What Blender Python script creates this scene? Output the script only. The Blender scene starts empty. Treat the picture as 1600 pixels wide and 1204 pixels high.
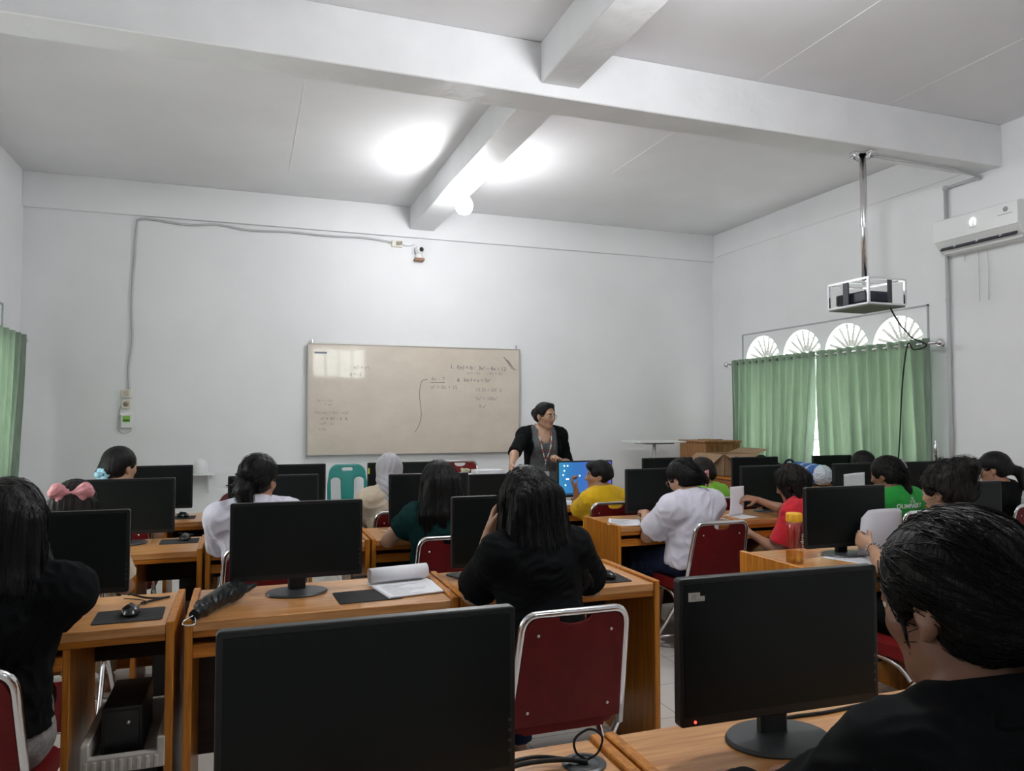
import bpy, bmesh, math, random
import numpy as np
from mathutils import Vector, Matrix
from mathutils.bvhtree import BVHTree

random.seed(7)
RNG = np.random.default_rng(7)
PI = math.pi
S = bpy.context.scene
COL = S.collection

# ------------------------------------------------------------------ camera
EYE = 1.45
def cam_axes(yaw, pitch):
    f = Vector((math.sin(yaw) * math.cos(pitch), math.cos(yaw) * math.cos(pitch), math.sin(pitch)))
    r = Vector((math.cos(yaw), -math.sin(yaw), 0))
    return r, r.cross(f), f
_r, _u, _f = cam_axes(0.3416, 0.0412)
cam = bpy.data.cameras.new('camera')
cam.sensor_width = 36
cam.lens = 1168.1 * 36 / 1600
cam.clip_start = 0.05
cam_o = bpy.data.objects.new('camera', cam)
COL.objects.link(cam_o)
M = Matrix((_r, _u, -_f)).transposed().to_4x4()
M.translation = (0, 0, EYE)
cam_o.matrix_world = M
S.camera = cam_o

# ------------------------------------------------------------------ world, exposure, lamp power
w = bpy.data.worlds.new('overcast_sky')
S.world = w
w.use_nodes = True
bg = w.node_tree.nodes['Background']
bg.inputs[0].default_value = (0.95, 0.98, 1.0, 1)
bg.inputs[1].default_value = 6.0
S.view_settings.view_transform = 'Standard'
S.view_settings.look = 'None'
S.view_settings.gamma = 1.0
S.view_settings.use_curve_mapping = False
S.view_settings.exposure = 0.70
BULB_FRONT = 152.0      # radiance of the lit bulbs
BULB_BACK = 250.0

# ------------------------------------------------------------------ materials
def nt(name):
    m = bpy.data.materials.new(name)
    m.use_nodes = True
    t = m.node_tree
    return m, t, t.nodes['Principled BSDF']
def mat(name, col, rough=0.5, metal=0.0, spec=0.5, var=0.0, vscale=8.0, bump=0.0, bscale=60.0,
        stretch=(1, 1, 1), trans=0.0, alpha=1.0, sheen=0.0, coat=0.0, bdist=0.002):
    m, t, b = nt(name)
    b.inputs['Base Color'].default_value = (*col, 1)
    b.inputs['Roughness'].default_value = rough
    b.inputs['Metallic'].default_value = metal
    b.inputs['Specular IOR Level'].default_value = spec
    b.inputs['Transmission Weight'].default_value = trans
    b.inputs['Coat Weight'].default_value = coat
    if sheen: b.inputs['Sheen Weight'].default_value = sheen
    if var or bump:
        tc = t.nodes.new('ShaderNodeTexCoord'); mp = t.nodes.new('ShaderNodeMapping')
        mp.inputs['Scale'].default_value = stretch
        t.links.new(tc.outputs['Object'], mp.inputs['Vector'])
    if var:
        n = t.nodes.new('ShaderNodeTexNoise'); n.inputs['Scale'].default_value = vscale
        n.inputs['Detail'].default_value = 5
        t.links.new(mp.outputs[0], n.inputs['Vector'])
        r = t.nodes.new('ShaderNodeValToRGB')
        r.color_ramp.elements[0].position = 0.3; r.color_ramp.elements[1].position = 0.7
        r.color_ramp.elements[0].color = (*[c * (1 - var) for c in col], 1)
        r.color_ramp.elements[1].color = (*[min(1, c * (1 + var)) for c in col], 1)
        t.links.new(n.outputs['Fac'], r.inputs['Fac'])
        t.links.new(r.outputs['Color'], b.inputs['Base Color'])
    if bump:
        n2 = t.nodes.new('ShaderNodeTexNoise'); n2.inputs['Scale'].default_value = bscale
        n2.inputs['Detail'].default_value = 4
        t.links.new(mp.outputs[0], n2.inputs['Vector'])
        bp = t.nodes.new('ShaderNodeBump'); bp.inputs['Strength'].default_value = bump
        bp.inputs['Distance'].default_value = bdist
        t.links.new(n2.outputs['Fac'], bp.inputs['Height'])
        t.links.new(bp.outputs['Normal'], b.inputs['Normal'])
    return m
def wood(name, dark, light, axis=0, scale=4.0, rough=0.36, spec=.28, coat=.04):
    m, t, b = nt(name)
    tc = t.nodes.new('ShaderNodeTexCoord'); mp = t.nodes.new('ShaderNodeMapping')
    sc = [14, 14, 14]; sc[axis] = 1.1
    mp.inputs['Scale'].default_value = sc
    n = t.nodes.new('ShaderNodeTexNoise'); n.inputs['Scale'].default_value = scale; n.inputs['Detail'].default_value = 8
    n.inputs['Distortion'].default_value = 0.6
    r = t.nodes.new('ShaderNodeValToRGB')
    r.color_ramp.elements[0].position = 0.32; r.color_ramp.elements[0].color = (*dark, 1)
    r.color_ramp.elements[1].position = 0.68; r.color_ramp.elements[1].color = (*light, 1)
    bp = t.nodes.new('ShaderNodeBump'); bp.inputs['Strength'].default_value = 0.12; bp.inputs['Distance'].default_value = 0.001
    t.links.new(tc.outputs['Object'], mp.inputs['Vector']); t.links.new(mp.outputs[0], n.inputs['Vector'])
    t.links.new(n.outputs['Fac'], r.inputs['Fac']); t.links.new(r.outputs['Color'], b.inputs['Base Color'])
    t.links.new(n.outputs['Fac'], bp.inputs['Height']); t.links.new(bp.outputs['Normal'], b.inputs['Normal'])
    b.inputs['Roughness'].default_value = rough
    b.inputs['Coat Weight'].default_value = coat; b.inputs['Specular IOR Level'].default_value = spec
    return m
def emit(name, col, strength):
    m, t, b = nt(name)
    b.inputs['Base Color'].default_value = (*col, 1)
    b.inputs['Emission Color'].default_value = (*col, 1)
    b.inputs['Emission Strength'].default_value = strength
    return m

MT = {}
MT['wall'] = mat('white_plaster', (0.82, 0.823, 0.84), 0.75, var=0.03, vscale=1.5, bump=0.25, bscale=14, bdist=0.004)
MT['ceil'] = mat('ceiling_paint', (0.765, 0.755, 0.775), 0.75, var=0.04, vscale=1.2, bump=0.2, bscale=8, bdist=0.004)
MT['beam'] = mat('beam_plaster', (0.76, 0.76, 0.775), 0.5, var=0.05, vscale=2.5, bump=0.6, bscale=6, bdist=0.012)
MT['seam'] = mat('seam_filler', (0.82, 0.82, 0.82), 0.6)
MT['trimgrey'] = mat('grey_trim_paint', (0.42, 0.43, 0.45), 0.5)
MT['white'] = mat('white_plastic', (0.78, 0.79, 0.79), 0.35)
MT['cream'] = mat('cream_plastic', (0.72, 0.67, 0.58), 0.4)
MT['black'] = mat('black_plastic', (0.010, 0.011, 0.012), 0.42, spec=0.35)
MT['bezel'] = mat('black_bezel', (0.008, 0.009, 0.010), 0.38, spec=0.4)
MT['screen'] = mat('dark_screen', (0.006, 0.0085, 0.0085), 0.35, spec=0.2)
MT['basegrey'] = mat('dark_grey_plastic', (0.035, 0.037, 0.040), 0.4)
MT['rubber'] = mat('black_rubber', (0.012, 0.012, 0.013), 0.8)
MT['chrome'] = mat('chrome', (0.86, 0.86, 0.87), 0.14, metal=1.0)
MT['steel'] = mat('brushed_steel', (0.72, 0.72, 0.74), 0.22, metal=1.0)
MT['maroon'] = mat('maroon_vinyl', (0.150, 0.0075, 0.0085), 0.5, spec=.22, var=0.12, vscale=20, bump=0.15, bscale=300)
MT['paper'] = mat('white_paper', (0.80, 0.80, 0.84), 0.7)
MT['ink'] = mat('print_ink', (0.42, 0.42, 0.46), 0.8)
MT['greypaper'] = mat('grey_card', (0.55, 0.53, 0.57), 0.6)
WOOD_D, WOOD_L = (0.30, 0.090, 0.009), (0.56, 0.20, 0.026)
MT['woodx'] = wood('orange_wood_lengthwise', WOOD_D, WOOD_L, 0)
MT['woody'] = wood('orange_wood_endpanel', (0.34, 0.110, 0.010), (0.58, 0.225, 0.028), 2)
MT['woodtop'] = wood('sheen_pale_wood_top', (0.44, 0.185, 0.058), (0.66, 0.34, 0.13), 0, rough=0.28, spec=.5, coat=.12)  # paler than the fronts: surface sheen is put into the desktop colour
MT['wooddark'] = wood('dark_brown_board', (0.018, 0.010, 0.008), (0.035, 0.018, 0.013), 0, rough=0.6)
MT['ply'] = wood('plywood_cupboard', (0.22, 0.095, 0.032), (0.44, 0.22, 0.085), 2, scale=3)
MT['plyface'] = wood('veneer_swirl', (0.13, 0.055, 0.02), (0.30, 0.15, 0.06), 2, scale=2)
MT['cabinet'] = wood('red_brown_cabinet', (0.20, 0.06, 0.02), (0.36, 0.125, 0.042), 2)
MT['card'] = mat('cardboard', (0.36, 0.225, 0.135), 0.8, var=0.1, vscale=6)
MT['cardin'] = mat('cardboard_inside', (0.20, 0.125, 0.07), 0.85)

# ------------------------------------------------------------------ object helpers
def tag(o, label=None, cat=None, group=None, kind=None):
    if label: o['label'] = label
    if cat: o['category'] = cat
    if group: o['group'] = group
    if kind: o['kind'] = kind
    return o
def thing(name, label, cat, loc=(0, 0, 0), rz=0.0, group=None):
    o = bpy.data.objects.new(name, None)
    o.empty_display_size = 0.1
    COL.objects.link(o)
    o.location = loc; o.rotation_euler = (0, 0, rz)
    return tag(o, label, cat, group)
def link(name, me, parent=None):
    o = bpy.data.objects.new(name, me)
    COL.objects.link(o)
    if parent: o.parent = parent
    return o
def obj(name, bm, m, parent=None, smooth=False, loc=None):
    me = bpy.data.meshes.new(name)
    bmesh.ops.recalc_face_normals(bm, faces=bm.faces[:])
    bm.to_mesh(me); bm.free()
    for mm in (m if isinstance(m, (list, tuple)) else [m]):
        me.materials.append(mm)
    if smooth:
        me.polygons.foreach_set('use_smooth', [True] * len(me.polygons))
        try: me.set_sharp_from_angle(angle=math.radians(40))
        except Exception: pass
    o = link(name, me, parent)
    if loc: o.location = loc
    return o
def dup(root, loc=None, rz=None, label=None, group=None):
    r = root.copy(); COL.objects.link(r)
    if loc is not None: r.location = loc
    if rz is not None: r.rotation_euler = (0, 0, rz)
    if label: r['label'] = label
    if group: r['group'] = group
    for ch in list(root.children):
        c = ch.copy(); COL.objects.link(c); c.parent = r
        for g in list(ch.children):
            d = g.copy(); COL.objects.link(d); d.parent = c
    return r
def B(): return bmesh.new()
def add_box(bm, lo, hi, bev=0.0, mi=0, seg=1, mtx=None):
    t = bmesh.new()
    bmesh.ops.create_cube(t, size=1.0)
    for v in t.verts:
        v.co = Vector([lo[i] + (v.co[i] + 0.5) * (hi[i] - lo[i]) for i in range(3)])
    if bev > 0:
        bmesh.ops.bevel(t, geom=t.edges[:], offset=bev, segments=seg, affect='EDGES', profile=0.5)
    _merge(bm, t, mi, mtx)
def _merge(bm, t, mi=0, mtx=None):
    if mtx is not None: t.transform(mtx)
    for f in t.faces: f.material_index = mi
    tmp = bpy.data.meshes.new('tmp'); t.to_mesh(tmp); t.free()
    bm.from_mesh(tmp); bpy.data.meshes.remove(tmp)
def add_tube(bm, pts, r, seg=10, mi=0, closed=False, cap=True):
    pts = [Vector(p) for p in pts]
    n = len(pts)
    rr = r if isinstance(r, (list, tuple)) else [r] * n
    rings = []; prev = None
    for i, p in enumerate(pts):
        if closed: d = pts[(i + 1) % n] - pts[i - 1]
        else: d = pts[min(i + 1, n - 1)] - pts[max(i - 1, 0)]
        d.normalize()
        if prev is None:
            a = Vector((0, 0, 1)) if abs(d.z) < 0.9 else Vector((1, 0, 0))
            u = d.cross(a).normalized()
        else:
            u = (prev - d * prev.dot(d)).normalized()
        prev = u; v = d.cross(u)
        rings.append([bm.verts.new(p + (u * math.cos(2 * PI * k / seg) + v * math.sin(2 * PI * k / seg)) * rr[i]) for k in range(seg)])
    m = n if closed else n - 1
    for i in range(m):
        a, b = rings[i], rings[(i + 1) % n]
        for k in range(seg):
            f = bm.faces.new((a[k], a[(k + 1) % seg], b[(k + 1) % seg], b[k])); f.material_index = mi; f.smooth = True
    if cap and not closed:
        bm.faces.new(rings[0][::-1]).material_index = mi; bm.faces.new(rings[-1]).material_index = mi
def add_lathe(bm, prof, seg=24, mi=0, c=(0, 0, 0), sx=1.0, sy=1.0, mtx=None):
    t = bmesh.new(); rings = []
    for r, z in prof:
        if r < 1e-6: rings.append([t.verts.new((c[0], c[1], c[2] + z))])
        else: rings.append([t.verts.new((c[0] + sx * r * math.cos(2 * PI * k / seg), c[1] + sy * r * math.sin(2 * PI * k / seg), c[2] + z)) for k in range(seg)])
    for a, b in zip(rings, rings[1:]):
        for k in range(seg):
            k2 = (k + 1) % seg
            if len(a) == 1 and len(b) == 1: continue
            if len(a) == 1: f = t.faces.new((a[0], b[k2], b[k]))
            elif len(b) == 1: f = t.faces.new((a[k], a[k2], b[0]))
            else: f = t.faces.new((a[k], a[k2], b[k2], b[k]))
            f.smooth = True
    _merge(bm, t, mi, mtx)
def add_prism(bm, outline, d0, d1, plane='xy', mi=0, bev=0.0, mtx=None):
    """outline: list of 2D points; extruded from d0 to d1 along the third axis"""
    t = bmesh.new()
    def mk(p, d):
        return {'xy': (p[0], p[1], d), 'xz': (p[0], d, p[1]), 'yz': (d, p[0], p[1])}[plane]
    a = [t.verts.new(mk(p, d0)) for p in outline]; b = [t.verts.new(mk(p, d1)) for p in outline]
    fa = t.faces.new(a); fb = t.faces.new(b[::-1])
    n = len(outline)
    for k in range(n): t.faces.new((a[k], b[k], b[(k + 1) % n], a[(k + 1) % n]))
    if bev > 0:
        es = list(set(fa.edges[:] + fb.edges[:]))
        bmesh.ops.bevel(t, geom=es, offset=bev, segments=2, affect='EDGES', profile=0.5)
    _merge(bm, t, mi, mtx)
def add_grid(bm, fn, nu, nv, mi=0, smooth=True):
    vs = [[bm.verts.new(fn(i / nu, j / nv)) for j in range(nv + 1)] for i in range(nu + 1)]
    for i in range(nu):
        for j in range(nv):
            f = bm.faces.new((vs[i][j], vs[i + 1][j], vs[i + 1][j + 1], vs[i][j + 1])); f.smooth = smooth; f.material_index = mi
def rrect(w, h, r, n=5):
    out = []
    for cx, cy, a in ((w / 2 - r, h / 2 - r, 0), (-w / 2 + r, h / 2 - r, 90), (-w / 2 + r, -h / 2 + r, 180), (w / 2 - r, -h / 2 + r, 270)):
        for k in range(n + 1):
            t = math.radians(a + 90 * k / n); out.append((cx + r * math.cos(t), cy + r * math.sin(t)))
    return out
def text_mesh(name, s, size, m, parent, mtx, extrude=0.0004, align='CENTER', deform=None, bold=0.0):
    cu = bpy.data.curves.new('tmp_text', 'FONT'); cu.body = s; cu.size = size; cu.extrude = extrude; cu.align_x = align
    cu.offset = bold
    o = bpy.data.objects.new('tmp_text', cu); COL.objects.link(o)
    dg = bpy.context.evaluated_depsgraph_get()
    me = bpy.data.meshes.new_from_object(o.evaluated_get(dg))
    bpy.data.objects.remove(o); bpy.data.curves.remove(cu)
    me.transform(mtx)
    if deform:
        for v in me.vertices: v.co = deform(v.co)
    me.materials.clear(); me.materials.append(m); me.name = name
    return link(name, me, parent)
def smooth_path(pts, n=8):
    P = [Vector(p) for p in pts]; out = []
    for i in range(len(P) - 1):
        p0, p1, p2, p3 = P[max(i - 1, 0)], P[i], P[i + 1], P[min(i + 2, len(P) - 1)]
        for k in range(n):
            t = k / n
            out.append(0.5 * ((2 * p1) + (p2 - p0) * t + (2 * p0 - 5 * p1 + 4 * p2 - p3) * t * t + (3 * p1 - p0 - 3 * p2 + p3) * t ** 3))
    out.append(P[-1]); return out

# ------------------------------------------------------------------ room shell
XL, XR, YB, YR, ZC = -2.037, 5.703, 8.243, -3.0, 3.795
def struct(name, bm, m, parent=None, smooth=False):
    o = obj(name, bm, m, parent, smooth)
    if parent is None: o['kind'] = 'structure'
    return o
def floor_mat():
    m, t, b = nt('floor_tile')
    tc = t.nodes.new('ShaderNodeTexCoord')
    br = t.nodes.new('ShaderNodeTexBrick')
    br.offset = 0.0
    br.inputs['Scale'].default_value = 1.0
    br.inputs['Brick Width'].default_value = 0.4; br.inputs['Row Height'].default_value = 0.4
    br.inputs['Mortar Size'].default_value = 0.003
    br.inputs['Color1'].default_value = (0.62, 0.58, 0.54, 1); br.inputs['Color2'].default_value = (0.60, 0.565, 0.525, 1)
    br.inputs['Mortar'].default_value = (0.30, 0.29, 0.28, 1)
    t.links.new(tc.outputs['Object'], br.inputs['Vector']); t.links.new(br.outputs['Color'], b.inputs['Base Color'])
    b.inputs['Roughness'].default_value = 0.22
    return m
def bool_cut(o, cut_bm):
    me = bpy.data.meshes.new('cut'); bmesh.ops.recalc_face_normals(cut_bm, faces=cut_bm.faces[:]); cut_bm.to_mesh(me); cut_bm.free()
    c = bpy.data.objects.new('cut', me); COL.objects.link(c)
    md = o.modifiers.new('b', 'BOOLEAN'); md.operation = 'DIFFERENCE'; md.object = c; md.solver = 'EXACT'
    dg = bpy.context.evaluated_depsgraph_get()
    new = bpy.data.meshes.new_from_object(o.evaluated_get(dg))
    o.modifiers.clear(); old = o.data; o.data = new; new.name = old.name
    bpy.data.objects.remove(c); bpy.data.meshes.remove(me); bpy.data.meshes.remove(old)

bm = B(); add_box(bm, (XL - .15, YR - .15, -.1), (XR + .15, YB + .15, 0)); struct('floor', bm, floor_mat())
bm = B(); add_box(bm, (XL - .15, YR - .15, ZC), (XR + .15, YB + .15, ZC + .12)); struct('ceiling', bm, MT['ceil'])
bm = B(); add_box(bm, (XL - .15, YB, 0), (XR + .15, YB + .15, ZC)); struct('wall_back', bm, MT['wall'])
BAYS = [(7.27, .30), (6.61, .30), (5.967, .295), (5.335, .29)]
ARC_Z = 2.095
bm = B(); add_box(bm, (XR, YR - .15, 0), (XR + .15, YB, ZC)); wr = struct('wall_right', bm, MT['wall'])
bm = B()
for cy, rr in BAYS:
    out = [(cy + rr, .95)] + [(cy + rr * math.cos(PI * k / 28), ARC_Z + rr * math.sin(PI * k / 28)) for k in range(29)] + [(cy - rr, .95)]
    add_prism(bm, out, XR - .1, XR + .3, 'yz')
bool_cut(wr, bm)
bm = B(); add_box(bm, (XL - .15, YR - .15, 0), (XL, YB, ZC)); wl = struct('wall_left', bm, MT['wall'])
bm = B()
for cy in (7.27, 6.61, 5.967, 4.7, 4.05, 3.4):  # last three openings are unseen bays added for daylight
    out = [(cy + .3, .95)] + [(cy + .3 * math.cos(PI * k / 28), ARC_Z + .3 * math.sin(PI * k / 28)) for k in range(29)] + [(cy - .3, .95)]
    add_prism(bm, out, XL - .3, XL + .1, 'yz')
bool_cut(wl, bm)
bm = B(); add_box(bm, (XL, YR - .15, 0), (XR, YR, ZC)); wq = struct('wall_rear', bm, MT['wall'])
bm = B(); add_box(bm, (1.55, YR - .4, 2.42), (2.88, YR + .2, 3.2)); bool_cut(wq, bm)

bm = B(); add_box(bm, (XL, 4.27, 3.456), (XR, 4.525, ZC), 0.006); struct('trim_1', bm, MT['beam'])
bm = B(); add_box(bm, (1.70, 4.5, 3.54), (1.975, YB, ZC), 0.006); struct('trim_2', bm, MT['beam'])
bm = B(); add_box(bm, (1.71, YR, 3.535), (1.975, 4.29, ZC), 0.006); struct('trim_3', bm, MT['beam'])
bm = B(); add_box(bm, (XL, YB - .05, 3.453), (XR, YB, ZC), 0.004); struct('trim_4', bm, MT['wall'])
bm = B(); add_box(bm, (XR - .010, 4.52, 3.50), (XR, YB, ZC), 0.004); struct('trim_5', bm, MT['wall'])
n_tr = 6
for x, y0, y1 in ((3.345, YR, 4.27), (4.522, YR, 4.27), (.36, 4.53, 7.4), (3.30, 4.53, 6.4), (-.82, YR, 4.27)):
    bm = B(); add_box(bm, (x - .004, y0, ZC - .002), (x + .004, y1, ZC + .01)); struct('trim_%d' % n_tr, bm, MT['seam']); n_tr += 1
# thin groove frame round the arches on both long walls
def groove(x0, x1, ya, yb, zt):
    global n_tr
    bm = B()
    add_box(bm, (x0, ya, .95), (x1, ya + .014, zt)); add_box(bm, (x0, yb - .014, .95), (x1, yb, zt)); add_box(bm, (x0, ya, zt - .014), (x1, yb, zt))
    struct('trim_%d' % n_tr, bm, MT['trimgrey']); n_tr += 1
groove(XR - .012, XR, 4.985, 7.63, 2.445)
groove(XL, XL + .012, 5.55, 7.675, 2.445)
bm = B(); add_box(bm, (XL + .0, YB - .012, 0), (XR, YB, .09), .003); struct('baseboard_back', bm, MT['white'])
bm = B(); add_box(bm, (XR - .012, YR, 0), (XR, YB, .09), .003); struct('baseboard_right', bm, MT['white'])
bm = B(); add_box(bm, (XL, YR, 0), (XL + .012, YB, .09), .003); struct('baseboard_left', bm, MT['white'])

# windows: fan light grilles, mullions and glass panes
def glass_mat():
    m = bpy.data.materials.new('window_glass'); m.use_nodes = True; t = m.node_tree; t.nodes.clear()
    o = t.nodes.new('ShaderNodeOutputMaterial'); mx = t.nodes.new('ShaderNodeMixShader')
    a = t.nodes.new('ShaderNodeBsdfTransparent'); g = t.nodes.new('ShaderNodeBsdfGlossy'); g.inputs['Roughness'].default_value = .05
    a.inputs[0].default_value = (.93, .95, .92, 1)
    mx.inputs[0].default_value = .05
    t.links.new(a.outputs[0], mx.inputs[1]); t.links.new(g.outputs[0], mx.inputs[2])
    t.links.new(mx.outputs[0], o.inputs[0]); return m
MT['glass'] = glass_mat()
MT['ironwhite'] = mat('greyish_grille_paint', (0.78, 0.76, 0.74), 0.5)
_t = MT['ironwhite'].node_tree; _b = _t.nodes['Principled BSDF']; _tr = _t.nodes.new('ShaderNodeBsdfTranslucent'); _mx = _t.nodes.new('ShaderNodeMixShader')
_tr.inputs[0].default_value = (.62, .58, .55, 1); _mx.inputs[0].default_value = .08
_t.links.new(_b.outputs[0], _mx.inputs[1]); _t.links.new(_tr.outputs[0], _mx.inputs[2]); _t.links.new(_mx.outputs[0], _t.nodes['Material Output'].inputs[0])
def window(name, xw, sgn, bays):
    root = thing(name, None, None, (xw, bays[-1][0], .95)); root['kind'] = 'structure'
    for cy, rr in bays:
        def L(p): return (p[0] - xw, p[1] - bays[-1][0], p[2] - .95)
        xm = xw + sgn * .075
        bm = B()
        for k in range(1, 9):
            a = PI * k / 9
            pts = [L((xm, cy + q * math.cos(a), ARC_Z + q * math.sin(a))) for q in np.linspace(.07, rr + .004, 14)]
            add_tube(bm, pts, [(.015 + .006 * (i % 2)) for i in range(14)], 6)
        add_tube(bm, [L((xm, cy + .07 * math.cos(PI * k / 12), ARC_Z + .07 * math.sin(PI * k / 12))) for k in range(13)], .008, 6)
        add_box(bm, L((xm - .02, cy - rr, ARC_Z - .03)), L((xm + .02, cy + rr, ARC_Z + .02)))
        for q in np.linspace(-rr + .06, rr - .06, 5):
            add_tube(bm, [L((xm, cy + q, .95)), L((xm, cy + q, ARC_Z))], .007, 6)
        for zz in (1.2, 1.5, 1.8):
            add_tube(bm, [L((xm, cy - rr, zz)), L((xm, cy + rr, zz))], .007, 6)
        obj('fan_grille', bm, MT['ironwhite'], root)
        bm = B()
        out = [(cy + rr, .95)] + [(cy + rr * math.cos(PI * k / 20), ARC_Z + rr * math.sin(PI * k / 20)) for k in range(21)] + [(cy - rr, .95)]
        out = [(p[0] - bays[-1][0], p[1] - .95) for p in out]
        add_prism(bm, out, sgn * .105, sgn * .109, 'yz')
        obj('pane', bm, MT['glass'], root)
    return root
window('window_1', XR, 1, BAYS)
window('window_2', XL, -1, [(7.27, .3), (6.61, .3), (5.967, .3)])
window('added_window_4', XL, -1, [(4.7, .3), (4.05, .3), (3.4, .3)])  # unseen uncurtained bays, added to bring in more daylight from the left
root = thing('window_3', None, None, (2.215, YR, 2.42)); root['kind'] = 'structure'
bm = B()
for x in (-.665, -.34, -.01, .32, .64): add_box(bm, (x, -.1, 0), (x + .025, -.06, .78))
add_box(bm, (-.665, -.1, 0), (.665, -.06, .025)); add_box(bm, (-.665, -.1, .755), (.665, -.06, .78))
obj('window_frame', bm, MT['ironwhite'], root)
bm = B(); add_box(bm, (-.66, -.085, .01), (.66, -.081, .77)); obj('pane', bm, MT['glass'], root)

# ------------------------------------------------------------------ curtains on rods
def curtain_mat():
    m, t, b = nt('green_curtain_cloth')
    tr = t.nodes.new('ShaderNodeBsdfTranslucent'); mx = t.nodes.new('ShaderNodeMixShader')
    tc = t.nodes.new('ShaderNodeTexCoord'); mp = t.nodes.new('ShaderNodeMapping'); mp.inputs['Scale'].default_value = (30, 30, 2)
    n = t.nodes.new('ShaderNodeTexNoise'); n.inputs['Scale'].default_value = 1.4; n.inputs['Detail'].default_value = 4
    r = t.nodes.new('ShaderNodeValToRGB')
    r.color_ramp.elements[0].position = .3; r.color_ramp.elements[1].position = .7
    r.color_ramp.elements[0].color = (.175, .25, .185, 1); r.color_ramp.elements[1].color = (.27, .345, .275, 1)
    t.links.new(tc.outputs['Object'], mp.inputs[0]); t.links.new(mp.outputs[0], n.inputs['Vector']); t.links.new(n.outputs['Fac'], r.inputs[0])
    t.links.new(r.outputs[0], b.inputs['Base Color'])
    tr.inputs[0].default_value = (.18, .25, .165, 1)
    b.inputs['Roughness'].default_value = .55; b.inputs['Sheen Weight'].default_value = .2
    mx.inputs[0].default_value = .30
    out = t.nodes['Material Output']
    t.links.new(b.outputs[0], mx.inputs[1]); t.links.new(tr.outputs[0], mx.inputs[2]); t.links.new(mx.outputs[0], out.inputs[0])
    return m
MT['curtain'] = curtain_mat()
def curtain(name, label, x, ya, yb, ztop, zbot, nf, seed, pull=(0, 0), group='green eyelet curtains', amp=.052):
    """ya far edge, yb near edge; pull = how far each bottom edge is drawn aside"""
    rg = random.Random(seed)
    ph = [rg.uniform(0, 6.28) for _ in range(6)]
    root = thing(name, label, 'curtain', (x, (ya + yb) / 2, zbot), group=group)
    yc = (ya + yb) / 2
    def fn(u, v):
        z = ztop + (zbot - ztop) * v
        uu = u + .012 * math.sin(7 * u * 2 * PI + ph[0]) * min(1, v * 2) + .010 * math.sin(3 * v + 11 * u + ph[1]) * v
        th = 2 * PI * nf * uu
        a = amp * (1 - .35 * v) * (1 + .5 * math.sin(5 * u + ph[2]) * v)
        xx = a * math.sin(th) + .016 * v * math.sin(2.3 * th + ph[3]) + .012 * v * math.sin(.5 * th + 2 * v + ph[4])
        y = ya + (yb - ya) * u + pull[0] * (1 - u) * v ** 1.3 + pull[1] * u * v ** 1.3 + .012 * math.cos(th) * v
        return (xx, y - yc, z - zbot)
    bm = B(); add_grid(bm, fn, nf * 14, 22)
    obj('curtain_cloth', bm, MT['curtain'], root)
    for k in range(2 * nf):
        u = (k + .5) / (2 * nf)
        p = Vector(fn(u, .025)); q = Vector(fn(u + .004, .025))
        d = (q - p).normalized()
        nrm = Vector((d.y, -d.x, 0)).normalized()
        bm = B()
        c = Vector((0, p.y, ztop - .045 - zbot))
        pts = [c + (d * math.cos(t) + Vector((0, 0, 1)) * math.sin(t)) * .024 for t in np.linspace(0, 2 * PI, 16, endpoint=False)]
        add_tube(bm, pts, .006, 6, closed=True)
        obj('eyelet_ring', bm, MT['steel'], root)
    return root
curtain('curtain', 'green eyelet curtain nearer the back wall on the right window', 5.56, 7.66, 6.245, 2.125, .45, 12, 3, (0, .13))
curtain('curtain', 'green eyelet curtain on the right window nearer the air conditioner', 5.56, 6.225, 4.86, 2.125, .45, 11, 5, (-.11, -.02))
curtain('curtain', 'green eyelet curtain hanging at the left wall', -1.93, 7.86, 5.4, 2.19, .4, 14, 9, (-.27, 0))
def rod(label, x, ya, yb, z, wallx):
    t = thing('curtain_rod', label, 'curtain rod', (x, (ya + yb) / 2, z), group='curtain rods')
    h = (ya - yb) / 2
    bm = B(); add_tube(bm, [(0, -h, 0), (0, h, 0)], .0125, 12); obj('rod', bm, MT['steel'], t)
    for s in (-1, 1):
        bm = B(); add_lathe(bm, [(0, 0), (.018, .004), (.016, .014), (.03, .03), (.034, .045), (.028, .062), (.012, .074), (0, .076)], 16,
                            mtx=Matrix.Translation((0, s * h, 0)) @ Matrix.Rotation(-s * PI / 2, 4, 'X'))
        obj('finial', bm, MT['steel'], t, True)
        bm = B(); add_tube(bm, [(0, s * (h - .06), 0), (wallx - x, s * (h - .06), 0)], .008, 8)
        add_lathe(bm, [(0, 0), (.03, 0), (.03, .008), (0, .008)], 14, mtx=Matrix.Translation((wallx - x, s * (h - .06), 0)) @ Matrix.Rotation((-PI / 2 if wallx > x else PI / 2), 4, 'Y'))
        obj('bracket', bm, MT['steel'], t)
rod('steel curtain rod above the right window', 5.56, 7.72, 4.80, 2.08, XR)
rod('steel curtain rod with ball end at the left wall', -1.93, 7.90, 5.3, 2.145, XL)

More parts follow.
